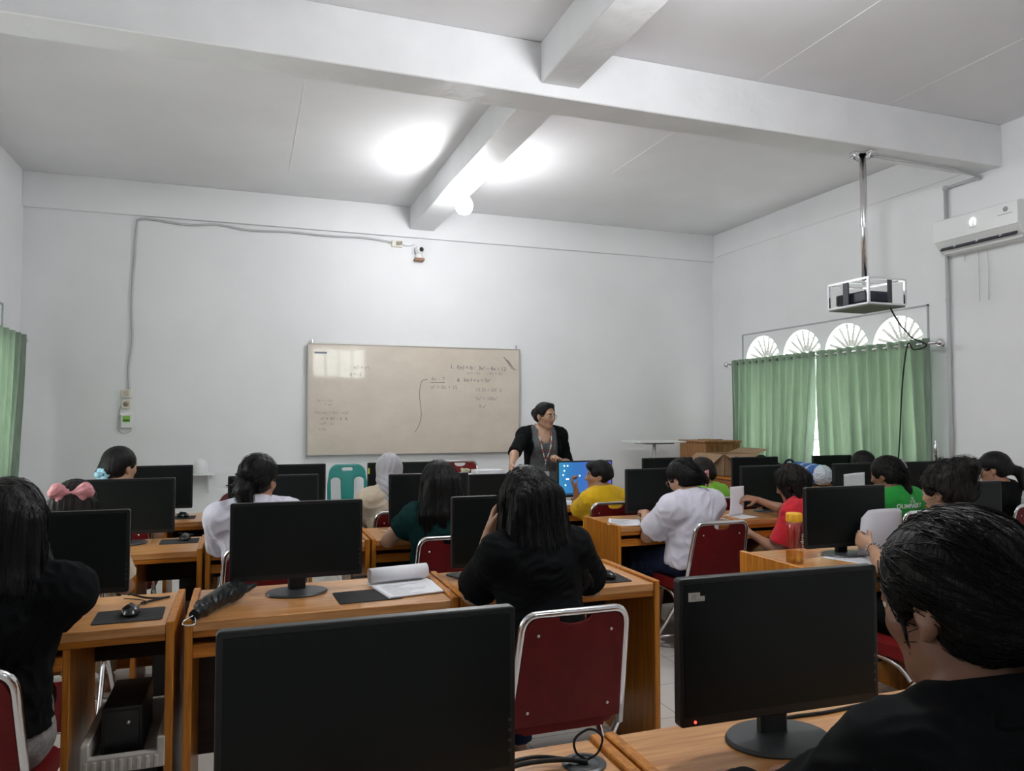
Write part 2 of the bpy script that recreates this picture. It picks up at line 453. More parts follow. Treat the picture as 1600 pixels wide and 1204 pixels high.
# ------------------------------------------------------------------ lamps
def bulb(loc, label, strength, group='bare ceiling bulbs'):
    t = thing('ceiling_bulb', label, 'light bulb', loc, group=group)
    bm = B(); add_lathe(bm, [(0, 0), (.075, 0), (.075, -.008), (.066, -.016), (.03, -.02), (.027, -.05), (.022, -.065), (0, -.065)], 24)
    obj('lamp_holder', bm, MT['cream'], t, True)
    bm = B(); add_lathe(bm, [(0, -.055), (.022, -.06), (.03, -.085), (.062, -.125), (.079, -.175), (.073, -.22), (.048, -.252), (0, -.265)], 28)
    obj('glowing_bulb', bm, emit('lit_bulb', (.965, .985, 1.0), strength), t, True)
bulb((1.838, 6.467, 3.54), 'lit white bulb hanging from the beam before the back wall', BULB_FRONT)
bulb((1.838, 2.33, 3.535), 'lit white bulb on the beam nearest the camera above the picture', BULB_BACK)

# ------------------------------------------------------------------ whiteboard with handwriting
def board_mat():
    m, t, b = nt('stained_whiteboard')
    tc = t.nodes.new('ShaderNodeTexCoord'); mp = t.nodes.new('ShaderNodeMapping'); mp.inputs['Scale'].default_value = (1, 1, 1.6)
    n = t.nodes.new('ShaderNodeTexNoise'); n.inputs['Scale'].default_value = 2.2; n.inputs['Detail'].default_value = 7; n.inputs['Roughness'].default_value = .65
    r = t.nodes.new('ShaderNodeValToRGB'); r.color_ramp.elements[0].position = .3; r.color_ramp.elements[1].position = .72
    r.color_ramp.elements[0].color = (.60, .52, .44, 1); r.color_ramp.elements[1].color = (.71, .625, .53, 1)
    t.links.new(tc.outputs['Object'], mp.inputs[0]); t.links.new(mp.outputs[0], n.inputs[0]); t.links.new(n.outputs[0], r.inputs[0]); t.links.new(r.outputs[0], b.inputs['Base Color'])
    n2 = t.nodes.new('ShaderNodeTexNoise'); n2.inputs['Scale'].default_value = 5; t.links.new(mp.outputs[0], n2.inputs[0])
    bp = t.nodes.new('ShaderNodeBump'); bp.inputs['Strength'].default_value = .25; bp.inputs['Distance'].default_value = .0025
    t.links.new(n2.outputs[0], bp.inputs['Height']); t.links.new(bp.outputs[0], b.inputs['Normal'])
    b.inputs['Roughness'].default_value = .3; b.inputs['Coat Weight'].default_value = 1.0; b.inputs['Coat Roughness'].default_value = .035
    n3 = t.nodes.new('ShaderNodeTexNoise'); n3.inputs['Scale'].default_value = 7; t.links.new(mp.outputs[0], n3.inputs[0])
    bp2 = t.nodes.new('ShaderNodeBump'); bp2.inputs['Strength'].default_value = .12; bp2.inputs['Distance'].default_value = .002
    t.links.new(n3.outputs[0], bp2.inputs['Height']); t.links.new(bp2.outputs[0], b.inputs['Coat Normal'])
    return m
WBX, WBZ = .608, 1.034
t = thing('whiteboard', 'large stained whiteboard with faint handwriting on the back wall', 'whiteboard', (WBX + 1.2, YB, WBZ))
bm = B(); add_box(bm, (-1.19, -.055, .01), (1.19, -.035, 1.19)); obj('writing_surface', bm, board_mat(), t)
bm = B()
add_box(bm, (-1.2, -.062, 0), (1.2, -.03, .014), .003); add_box(bm, (-1.2, -.062, 1.186), (1.2, -.03, 1.2), .003)
add_box(bm, (-1.2, -.062, 0), (-1.186, -.03, 1.2), .003); add_box(bm, (1.186, -.062, 0), (1.2, -.03, 1.2), .003)
obj('frame', bm, mat('whiteboard_frame', (.50, .47, .43), .35, metal=.3), t)
for x in (-1.15, 1.16):
    bm = B(); add_box(bm, (x - .008, -.05, 1.19), (x + .008, -.02, 1.245), .003); add_tube(bm, [(x, -.03, 1.235), (x, 0, 1.235)], .006, 8)
    obj('hanging_hook', bm, MT['steel'], t)
bm = B(); add_box(bm, (-1.13, -.0575, 1.085), (-1.0, -.0555, 1.105)); obj('label_strip', bm, mat('strip_grey', (.22, .24, .30), .5), t)
INK = mat('faded_marker', (.30, .27, .25), .6); INKD = mat('marker_dark', (.13, .12, .13), .6)
def wr_(s, x, z, size, m=INK, rot=0.0):
    text_mesh('handwriting', s, size, m, t, Matrix.Translation((x, -.0562, z)) @ Matrix.Rotation(PI / 2, 4, 'X') @ Matrix.Rotation(rot, 4, 'Z'), .0003, 'LEFT')
wr_('1.  f(x) = b :  3x² – 4x – 12', .36, .955, .062, INKD, -.02); wr_('x = –2x     – 6x + 3x', .56, .895, .05)
wr_('4x – 7', .14, .815, .062); wr_('x² + 8x + 15', .14, .725, .06); wr_('&   lim f = x + 5x²', .44, .81, .055, INKD)
wr_('15.30 + 20²  2', .66, .70, .055); wr_('5x² + 100x²', .66, .60, .055); wr_('9 x²', .70, .51, .055)
wr_('Fx = –1/x²', -1.1, .57, .04); wr_('+ ux²', -1.02, .53, .04); wr_('F(x)·dx = f(x) · v(x)', -1.12, .44, .045); wr_('x² + 80 – 6  &', -1.06, .375, .05)
wr_('–x(9 – x)', -1.08, .325, .042); wr_('= 5x', -1.08, .265, .042); wr_('v(1 + x²)', -.72, .93, .05); wr_('d = –2', -.76, .855, .05)
bm = B(); add_tube(bm, [(.135, -.0565, .795), (.30, -.0565, .797)], .002, 4)
add_tube(bm, smooth_path([(.10, -.0565, .83), (.03, -.0565, .80), (.01, -.0565, .65), (.03, -.0565, .45), (.01, -.0565, .33), (-.04, -.0565, .24)]), .0028, 4)
obj('marker_stroke', bm, INKD, t)
bm = B()
for k in range(5): add_tube(bm, [(1.0 + .02 * k, -.0565, 1.1 - .03 * k), (1.07 + .018 * k, -.0565, 1.045 - .022 * k)], .004, 4)
obj('smudge', bm, INK, t)

# ------------------------------------------------------------------ wall fittings on the back wall
cab = mat('grey_white_cable', (.50, .50, .50), .5)
bm = B()
pts = [(-1.09, YB - .015, 1.70), (-1.10, YB - .012, 1.95), (-1.075, YB - .012, 2.2), (-1.085, YB - .012, 2.6), (-1.07, YB - .012, 3.0), (-1.055, YB - .012, 3.35),
       (-1.035, YB - .02, 3.415), (-.9, YB - .02, 3.425), (-.6, YB - .02, 3.40), (-.3, YB - .02, 3.425), (.0, YB - .02, 3.395), (.4, YB - .02, 3.41), (.8, YB - .02, 3.40), (1.2, YB - .02, 3.41), (1.5, YB - .015, 3.385)]
add_tube(bm, smooth_path(pts, 6), .011, 8)
tag(obj('wall_cable', bm, cab), 'white cable running down beside the switches and along the back wall', 'cable')
def wallbox(name, label, cat, x, z, w_, h_, d, m, group=None):
    t = thing(name, label, cat, (x, YB, z), group=group)
    bm = B(); add_box(bm, (-w_ / 2, -d, -h_ / 2), (w_ / 2, 0, h_ / 2), .006, seg=2); obj('housing', bm, m, t)
    return t
for z, nm, lab in ((1.675, 'light_switch', 'cream square wall switch topmost above the green display'), (1.57, 'power_socket', 'cream wall socket just above the green display box')):
    t = wallbox(nm, lab, 'switch' if nm == 'light_switch' else 'socket', -1.115, z, .085, .085, .035, MT['cream'])
    bm = B()
    if nm == 'light_switch': add_box(bm, (-.022, -.042, -.025), (.022, -.034, .025), .003); obj('rocker', bm, mat('rocker_beige', (.52, .46, .37), .4), t)
    else:
        add_lathe(bm, [(0, 0), (.024, 0), (.024, .004), (0, .004)], 20, mtx=Matrix.Translation((0, -.034, 0)) @ Matrix.Rotation(PI / 2, 4, 'X')); obj('socket_face', bm, mat('socket_brown', (.25, .20, .16), .5), t)
t = wallbox('wall_display', 'small white box with green screen below the socket', 'display', -1.105, 1.405, .105, .14, .04, MT['white'])
bm = B(); add_box(bm, (-.036, -.043, -.012), (.03, -.039, .05)); obj('green_screen', bm, emit('display_green', (.10, .22, .03), .35), t)
bm = B(); add_box(bm, (-.03, -.0445, .0), (.022, -.0425, .014)); obj('digits', bm, mat('digit_dark', (.03, .06, .02), .5), t)
bm = B(); add_tube(bm, smooth_path([(.035, -.02, -.07), (.03, -.02, -.10), (-.02, -.015, -.12), (-.075, -.012, -.08), (-.07, -.012, .1), (-.03, -.012, .2)], 6), .005, 6); obj('lead', bm, cab, t)
t = wallbox('power_socket', 'cream double socket high on the back wall under the beam', 'socket', 1.562, 3.373, .12, .075, .035, MT['cream'])
bm = B(); add_box(bm, (-.012, -.05, -.02), (.03, -.034, .02), .004); add_box(bm, (.036, -.06, -.012), (.05, -.034, .025), .003); obj('plug', bm, mat('plug_grey', (.30, .27, .23), .5), t)
bm = B(); add_tube(bm, smooth_path([(.06, -.012, 0), (.10, -.012, -.012), (.15, -.012, -.01), (.2, -.01, .01)], 5), .004, 6); obj('lead', bm, cab, t)
t = thing('security_camera', 'white dome security camera on a brown bracket high on the back wall', 'camera', (1.808, YB, 3.22))
bm = B(); add_box(bm, (-.055, -.09, -.03), (.055, 0, .0), .004); obj('bracket', bm, mat('bracket_brown', (.30, .16, .10), .6), t)
bm = B(); add_lathe(bm, [(0, 0), (.045, 0), (.048, .02), (.04, .045), (0, .05)], 20, c=(0, -.045, 0)); obj('base', bm, MT['white'], t, True)
bm = B(); add_lathe(bm, [(0, -.05), (.03, -.042), (.05, -.01), (.052, .01), (.04, .04), (0, .055)], 20, c=(0, -.05, .09)); obj('head', bm, MT['white'], t, True)
bm = B(); add_lathe(bm, [(0, 0), (.026, 0), (.022, .012), (0, .016)], 16, mtx=Matrix.Translation((.015, -.095, .095)) @ Matrix.Rotation(PI / 2, 4, 'X')); obj('lens', bm, MT['black'], t)
bm = B()
for x in (-.025, .0): add_tube(bm, [(x - .045, -.01, .05), (x - .045, -.01, .13)], .004, 6)
obj('antenna', bm, MT['white'], t)
t = thing('corner_shelf', 'small white wall shelf carrying a white dome', 'shelf', (-.45, YB, .79))
bm = B(); add_box(bm, (-.14, -.24, .075), (.16, 0, .09), .003); obj('shelf_board', bm, MT['white'], t)
bm = B(); add_prism(bm, [(-.22, .075), (0, .075), (0, -.12)], -.006, .006, 'yz', mtx=Matrix.Translation((-.06, 0, 0))); add_prism(bm, [(-.22, .075), (0, .075), (0, -.12)], -.006, .006, 'yz', mtx=Matrix.Translation((.1, 0, 0))); obj('bracket', bm, MT['white'], t)
bm = B(); add_lathe(bm, [(.0, 0), (.07, 0), (.075, .02), (.074, .07), (.062, .11), (.035, .138), (0, .147)], 28); o = obj('dome', bm, MT['white'], None, True, (-.42, YB - .12, .8802)); tag(o, 'white plastic dome standing on the small wall shelf', 'dome')

# ------------------------------------------------------------------ right wall: pipe, air conditioner
pg = mat('grey_conduit', (.50, .50, .52), .45)
bm = B()
add_tube(bm, [(5.674, 4.767, .0), (5.674, 4.767, 3.425)], .016, 10); add_tube(bm, [(5.674, 4.767, 3.42), (5.674, 4.44, 3.42)], .013, 10)
add_tube(bm, [(5.674, 4.45, 3.425), (5.4, 4.42, 3.443), (4.5, 4.41, 3.443)], .009, 8)
for p in ((5.674, 4.767, 3.42), (5.674, 4.46, 3.42)):
    add_lathe(bm, [(0, -.024), (.02, -.018), (.024, 0), (.02, .018), (0, .024)], 12, c=p)
for z in (2.45, 1.95, 1.3): add_lathe(bm, [(.019, -.02), (.02, -.015), (.02, .015), (.019, .02)], 12, c=(5.674, 4.767, z))
tag(obj('conduit_pipe', bm, pg), 'grey conduit pipe up the right wall to the beam', 'pipe')
t = thing('air_conditioner', 'white wall air conditioner with glowing emblem above the conduit', 'air conditioner', (XR, 4.37, 2.82))
prof = [(0, .0), (-.10, .0), (-.155, .035), (-.20, .09), (-.205, .11), (-.205, .26), (-.185, .285), (0, .29)]
bm = B(); add_prism(bm, prof, -.37, .37, 'xz', bev=.008); obj('casing', bm, MT['white'], t)
bm = B(); add_box(bm, (-.214, -.37, .095), (-.203, .37, .275), .004); obj('front_panel', bm, mat('glossy_white', (.83, .84, .84), .2), t)
mtx = Matrix.Translation((-.158, 0, .052)) @ Matrix.Rotation(math.radians(-47), 4, 'Y')
bm = B(); add_box(bm, (-.034, -.33, -.008), (.034, .33, .006), mtx=mtx); obj('air_outlet', bm, mat('outlet_dark', (.03, .033, .05), .5), t)
bm = B(); add_box(bm, (-.008, -.34, -.012), (.006, .34, .018), .003, mtx=Matrix.Translation((-.125, 0, .012)))
for y in (-.2, 0.0, .2): add_box(bm, (-.03, y - .006, -.014), (.03, y + .006, .01), mtx=mtx)
obj('louvre', bm, MT['white'], t)
el = emit('emblem_light', (.92, .96, 1), 3.0)
bm = B()
add_tube(bm, [(-.2165, .018, .17), (-.2165, .02, .205), (-.2165, .008, .222), (-.2165, -.008, .222), (-.2165, -.02, .205), (-.2165, -.018, .17)], .005, 6); obj('emblem', bm, el, t)
greyp = mat('print_grey', (.38, .38, .40), .5)
bm = B(); add_box(bm, (-.2155, -.022, .147), (-.2135, .03, .151)); add_lathe(bm, [(0, 0), (.02, 0), (.02, .002), (0, .002)], 20, mtx=Matrix.Translation((-.2135, -.275, .225)) @ Matrix.Rotation(-PI / 2, 4, 'Y'))
add_box(bm, (-.2155, -.33, .185), (-.2135, -.21, .19)); obj('printed_mark', bm, greyp, t)
bm = B(); add_tube(bm, [(0, .25, .0), (-.012, .25, -.06)], .006, 6)
for y in (.12, .04): add_tube(bm, [(-.012, y, 0.0), (-.010, y - .002, -.42)], .003, 6)
obj('drain_line', bm, MT['white'], t)

# ------------------------------------------------------------------ projector on its ceiling pole
t = thing('projector_mount', 'steel ceiling pole with open wire cage for the projector', 'projector mount', (4.41, 4.41, 3.456))
bm = B(); add_tube(bm, [(0, 0, 0), (0, 0, -.98)], .024, 16); obj('pole', bm, MT['chrome'], t)
bm = B(); add_box(bm, (-.10, -.03, -.012), (.10, .03, 0), .002); add_box(bm, (-.03, -.10, -.012), (.03, .10, 0), .002)
for s in (-1, 1): add_tube(bm, [(s * .09, 0, -.01), (s * .02, 0, -.07)], .006, 6); add_tube(bm, [(0, s * .09, -.01), (0, s * .02, -.07)], .006, 6)
obj('ceiling_plate', bm, MT['steel'], t)
x0, x1, y0, y1, z0, z1 = -.18, .165, -.21, .18, -1.185, -1.0
bm = B()
for x in (x0, x1):
    for y in (y0, y1): add_box(bm, (x - .008, y - .008, z0), (x + .008, y + .008, z1))
for z in (z0, z1):
    for x in (x0, x1): add_box(bm, (x - .007, y0, z - .007), (x + .007, y1, z + .007))
    for y in (y0, y1): add_box(bm, (x0, y - .007, z - .007), (x1, y + .007, z + .007))
add_box(bm, (x0, -.02, z1 - .006), (x1, .02, z1 + .006)); add_tube(bm, [(x0, y0, z0 + .1), (x1 - .1, y1, z0 + .03)], .005, 6)
obj('cage', bm, MT['steel'], t)
MT['strap'] = mat('dark_strap', (.05, .05, .06), .5)
bm = B(); add_box(bm, (x0 - .006, -.02, z0), (x0 + .006, .03, z1)); obj('strap', bm, MT['strap'], t)
bm = B(); add_box(bm, (0, y0 - .006, z0), (.035, y0 + .006, z1)); obj('strap', bm, MT['strap'], t)
bm = B(); add_box(bm, (x0, y0, z0 - .016), (x1, y1, z0 - .007)); obj('base_board', bm, mat('green_grey_board', (.16, .19, .155), .7), t)
t = thing('projector', 'dark projector inside the hanging steel cage', 'projector', (4.385, 4.40, 3.456 - 1.178))
bm = B(); add_box(bm, (-.13, -.15, .012), (.12, .15, .095), .012, seg=2); obj('casing', bm, mat('projector_navy', (.014, .018, .032), .35), t)
bm = B()
for k in range(8): add_box(bm, (-.134, .01 + k * .016, .025), (-.128, .018 + k * .016, .085))
obj('vent', bm, MT['black'], t)
bm = B(); add_lathe(bm, [(0, 0), (.032, 0), (.034, .02), (.026, .022), (.02, .012), (0, .014)], 18, mtx=Matrix.Translation((.04, .148, .055)) @ Matrix.Rotation(-PI / 2, 4, 'X')); obj('lens', bm, MT['black'], t)
bm = B()
for x in (-.1, .1):
    for y in (-.12, .12): add_lathe(bm, [(0, 0), (.012, 0), (.01, .014), (0, .014)], 10, c=(x, y, 0))
obj('foot', bm, MT['black'], t)
bm = B()
add_tube(bm, smooth_path([(4.45, 4.26, 2.33), (4.55, 4.3, 2.24), (4.95, 4.6, 2.19), (5.3, 4.85, 2.16), (5.47, 4.95, 2.13), (5.49, 4.83, 2.06), (5.48, 4.95, 2.03), (5.47, 5.0, 2.09), (5.44, 5.02, 1.9), (5.40, 5.02, 1.6), (5.36, 5.01, 1.25), (5.32, 5.0, 1.0), (5.3, 5.0, .8), (5.3, 5.0, .012)], 10), .006, 8)
tag(obj('projector_cable', bm, MT['rubber']), 'black cable from the projector cage down over the green curtain', 'cable')

# ------------------------------------------------------------------ desks
DH = .75
ROWY = {1: 1.0, 2: 2.79, 3: 4.25, 4: 5.42}
def desk(x0, x1, row, label, back=False, tray=True, depth=.50, y=None, div=True):
    wd = x1 - x0; y = ROWY[row] if y is None else y
    t = thing('computer_desk', label, 'desk', (x0 + wd / 2, y, 0), group='wooden computer desks')
    h = wd / 2; pt = .026
    dv = h - .31
    bm = B(); add_box(bm, (-h + pt, .0, DH - .032), (h - pt, depth, DH), .002); obj('desktop', bm, MT['woodtop'], t)
    for s in (-1, 1):
        xa, xb = (-h, -h + pt) if s < 0 else (h - pt, h)
        bm = B(); add_box(bm, (xa, -.006, 0), (xb, depth, DH + .011), .003); obj('side_panel', bm, MT['woody'], t)
    bm = B(); add_box(bm, (-h + pt, .004, DH - .055), (h - pt, .022, DH - .03), .002); obj('front_rail', bm, MT['woodx'], t)
    if div and not back:
        bm = B(); add_box(bm, (dv - .022, .012, 0), (dv, depth - .03, DH - .056), .002); obj('divider_panel', bm, MT['woody'], t)
    if tray:
        bm = B(); add_box(bm, (-h + pt, .03, DH - .120), (dv - .022, .33, DH - .108), .002)
        add_box(bm, (-h + pt, .010, DH - .125), (dv - .022, .03, DH - .08), .002); obj('keyboard_tray', bm, MT['woodx'], t)
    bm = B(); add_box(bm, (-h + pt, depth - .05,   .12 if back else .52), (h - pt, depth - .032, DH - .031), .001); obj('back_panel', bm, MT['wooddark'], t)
    if not back:
        bm = B(); add_box(bm, (-h + pt, depth - .09, .06), (h - pt, depth - .06, .12), .002); obj('foot_rail', bm, MT['woodx'], t)
    return t
DESKS = [
    (-.185, .737, 1, 'orange wooden desk under the very large near dark monitor', False),
    (.745, 1.655, 1, 'orange wooden desk in the nearest row bearing the stickered monitor', False),
    (-1.115, -.218, 2, 'orange wooden desk with black computer and foam tray underneath at left', False),
    (-.187, .775, 2, 'orange wooden desk carrying a folded black umbrella and rolled note pad', True),
    (.783, 1.65, 2, 'orange wooden desk of the girl in black with mouse at its right corner', True),
    (2.40, 3.305, 2, 'orange wooden desk carrying the yellow capped water bottle', True),
    (3.315, 4.22, 2, 'orange wooden desk at right behind the curly bun student', True),
    (-1.115, -.205, 3, 'orange wooden desk of the pink bow student with a mouse and pad', False),
    (-.19, .665, 3, 'orange wooden desk in front of the white shirt ponytail student', False),
    (.675, 1.58, 3, 'orange wooden desk where the green shirt long haired girl leans', True),
    (2.215, 3.12, 3, 'orange wooden desk with plain end panel where the bespectacled white shirt girl works', True),
    (3.13, 4.03, 3, 'orange wooden desk with printed sheets beside the red shirt student', True),
    (4.04, 4.94, 3, 'orange wooden desk before the green slogan shirt student', True),
    (4.95, 5.62, 3, 'orange wooden desk at far right nearest the conduit pipe', True),
    (-1.07, -.17, 4, 'orange wooden desk in the front row near the corner shelf', False),
    (-.16, .74, 4, 'orange wooden front row desk left of the teal chair', False),
    (.75, 1.65, 4, 'orange wooden front row desk of the grey headscarf student', True),
    (1.66, 2.28, 4, 'narrow orange wooden front row desk where the teacher leans', True),
    (2.29, 3.19, 4, 'orange wooden front row desk holding the blue lit screen', True),
    (3.20, 4.10, 4, 'orange wooden front row desk of the lime shirt student', True),
    (4.11, 4.92, 4, 'orange wooden front row desk before the open carton', True),
    (4.93, 5.62, 4, 'narrow orange wooden front row desk beside the curtain gap', True),
]
for x0, x1, row, lab, back in DESKS:
    y = 2.76 if (row == 2 and x0 > 2) else None
    desk(x0, x1, row, lab, back, y=y)

# ------------------------------------------------------------------ monitors
def monitor(name='computer_monitor'):
    t = thing(name, 'x', 'monitor')
    W, H, zb = .505, .302, .055
    bm = B()
    add_prism(bm, rrect(W, H, .008, 3), -.012, .012, 'xz', bev=.003, mtx=Matrix.Translation((0, 0, zb + H / 2)))
    t2 = rrect(W * .72, H * .7, .02, 3)
    add_prism(bm, t2, .010, .045, 'xz', bev=.012, mtx=Matrix.Translation((0, 0, zb + H / 2)))
    obj('housing', bm, MT['bezel'], t)
    bm = B(); add_box(bm, (-W / 2 + .011, -.0133, zb + .02), (W / 2 - .011, -.0118, zb + H - .011)); obj('screen', bm, MT['screen'], t)
    bm = B(); add_box(bm, (-.034, .018, .004), (.034, .044, zb + .09), .006); obj('stand_neck', bm, MT['black'], t)
    bm = B(); add_lathe(bm, [(0, 0), (.116, 0), (.119, .004), (.114, .010), (.05, .014), (0, .014)], 40, sy=.78, c=(0, .01, 0)); obj('stand_base', bm, MT['basegrey'], t, True)
    bm = B()
    for k in range(4): add_box(bm, (W / 2 - .014, -.0135, zb + .045 + .018 * k), (W / 2 - .008, -.0118, zb + .05 + .018 * k))
    obj('button', bm, MT['basegrey'], t)
    return t
mon0 = monitor()
MON_Y = {1: 1.35, 2: 3.10, 3: 4.60, 4: 5.76}
MONS = [
    (.212, 1, 'very large black monitor nearest the camera, its stand out of frame', 1.30, 0, .0),
    (1.095, 1, 'black monitor with white sticker and red light on the nearest desk', None, -.03, .008),
    (-.65, 2, 'black monitor facing the girl in black at the left edge', None, 0, 0),
    (.20, 2, 'black monitor on round base between umbrella and note pad', None, 0, .006),
    (1.08, 2, 'black monitor half hidden behind the long haired girl in black', None, 0, 0),
    (2.86, 2, 'black monitor behind the yellow capped bottle', 3.02, 0, -.01),
    (3.77, 2, 'black monitor right of the curly bun student', 3.08, 0, -.02),
    (-.62, 3, 'black monitor directly right of the pink bow student', None, 0, 0),
    (.16, 3, 'black monitor with thin pale top edge right of the ponytail student', None, 0, 0),
    (1.085, 3, 'black monitor between headscarf student and green shirt girl', None, 0, -.012),
    (2.715, 3, 'black monitor facing the bespectacled white shirt girl', None, 0, -.02),
    (3.655, 3, 'black monitor facing the red shirt student', None, 0, -.02),
    (4.50, 3, 'black monitor left of the green slogan shirt student', None, 0, -.02),
    (5.19, 3, 'black monitor in front of the conduit pipe at right', None, 0, -.02),
    (-.60, 4, 'black monitor under the small corner shelf', None, 0, 0),
    (.315, 4, 'black monitor just left of the teal plastic chair', None, 0, -.01),
    (1.13, 4, 'black monitor with yellow sticker behind the grey headscarf', None, 0, -.01),
    (1.91, 4, 'low small black monitor under the teacher\'s leaning hand', None, 0, 0),
    (2.70, 4, 'monitor lit blue showing a desktop with icons', None, 0, -.03),
    (3.50, 4, 'black monitor beneath the white pedestal table', None, 0, -.02),
    (4.42, 4, 'black monitor in front of the open carton', None, 0, -.03),
    (5.33, 4, 'black monitor before the gap in the green curtains', None, 0, -.03),
]
mon_objs = []
for i, (x, row, lab, y, rz, dz) in enumerate(MONS):
    lo = (x, y or MON_Y[row], DH + .0005)
    t = mon0 if i == 0 else dup(mon0)
    t.location = lo; t.rotation_euler = (0, 0, rz); t['label'] = lab; t['group'] = 'computer monitors on the desks'
    mon_objs.append(t)
    if 'teacher' in lab: t.scale = (.92, 1, .66)
    if dz:
        for c in t.children:
            if c.name.split('.')[0] in ('housing', 'screen', 'button'): c.location.z += dz
            if c.name.split('.')[0] == 'stand_neck' and dz < 0: c.scale.z = 1 + dz / .15
bpy.context.view_layer.update()
# red standby light, sticker on the near right monitor
m2 = mon_objs[1]
bm = B(); add_lathe(bm, [(0, 0), (.003, 0), (.0025, .002), (0, .0025)], 10, mtx=Matrix.Translation((-.218, -.0125, .073)) @ Matrix.Rotation(PI / 2, 4, 'X')); obj('standby_light', bm, emit('red_led', (1, .05, .03), 2.5), m2)
bm = B(); add_box(bm, (-.232, -.0146, .318), (-.205, -.0134, .336)); add_box(bm, (-.205, -.0146, .318), (-.194, -.0134, .328)); s = obj('sticker', bm, mat('sticker_white', (.55, .53, .48), .6), m2)
bm = B(); add_box(bm, (-.224, -.0152, .322), (-.214, -.0145, .332)); add_box(bm, (-.210, -.0152, .321), (-.198, -.0145, .323)); obj('sticker_print', bm, MT['ink'], s)


bm = B(); add_box(bm, (-.25, -.0146, .262), (-.237, -.0134, .305)); obj('yellow_sticker', bm, mat('sticker_yellow', (.62, .60, .12), .6), mon_objs[16])
# lit blue desktop
def desktop_mat():
    m, t, b = nt('blue_desktop_screen')
    tc = t.nodes.new('ShaderNodeTexCoord'); sp = t.nodes.new('ShaderNodeSeparateXYZ'); r = t.nodes.new('ShaderNodeValToRGB')
    ad = t.nodes.new('ShaderNodeMath'); ad.operation = 'MULTIPLY_ADD'; ad.inputs[1].default_value = 1.6; ad.inputs[2].default_value = .5
    n = t.nodes.new('ShaderNodeTexNoise'); n.inputs['Scale'].default_value = 6
    ad2 = t.nodes.new('ShaderNodeMath'); ad2.operation = 'MULTIPLY_ADD'; ad2.inputs[1].default_value = .25
    t.links.new(tc.outputs['Object'], sp.inputs[0]); t.links.new(sp.outputs['X'], ad.inputs[0]); t.links.new(tc.outputs['Object'], n.inputs[0])
    t.links.new(n.outputs[0], ad2.inputs[0]); t.links.new(ad.outputs[0], ad2.inputs[2]); t.links.new(ad2.outputs[0], r.inputs[0])
    e = r.color_ramp.elements
    e[0].position = .1; e[0].color = (.03, .30, .50, 1); e[1].position = 1.05; e[1].color = (.10, .10, .50, 1)
    k = e.new(.5); k.color = (.025, .16, .48, 1)
    t.links.new(r.outputs[0], b.inputs['Emission Color']); b.inputs['Emission Strength'].default_value = .62
    b.inputs['Base Color'].default_value = (.01, .01, .012, 1); return m
for c in list(mon_objs[18].children):
    if c.name.startswith('screen'):
        me = c.data.copy(); c.data = me; me.materials.clear(); me.materials.append(desktop_mat()); scr = c
ic = emit('icon_white', (.75, .85, .95), .9)
for x, z in ((-.20, .31), (-.20, .27), (-.17, .31), (-.18, .20), (-.165, .20), (-.06, .225), (-.21, .235), (-.19, .15)):
    bm = B(); add_box(bm, (x, -.0142, z), (x + .012, -.0134, z + .013)); obj('desktop_icon', bm, ic, scr)
bm = B(); add_box(bm, (-.242, -.0142, .076), (.242, -.0134, .089)); obj('task_bar', bm, emit('bar_dark', (.02, .04, .10), .5), scr)
bpy.context.view_layer.update()

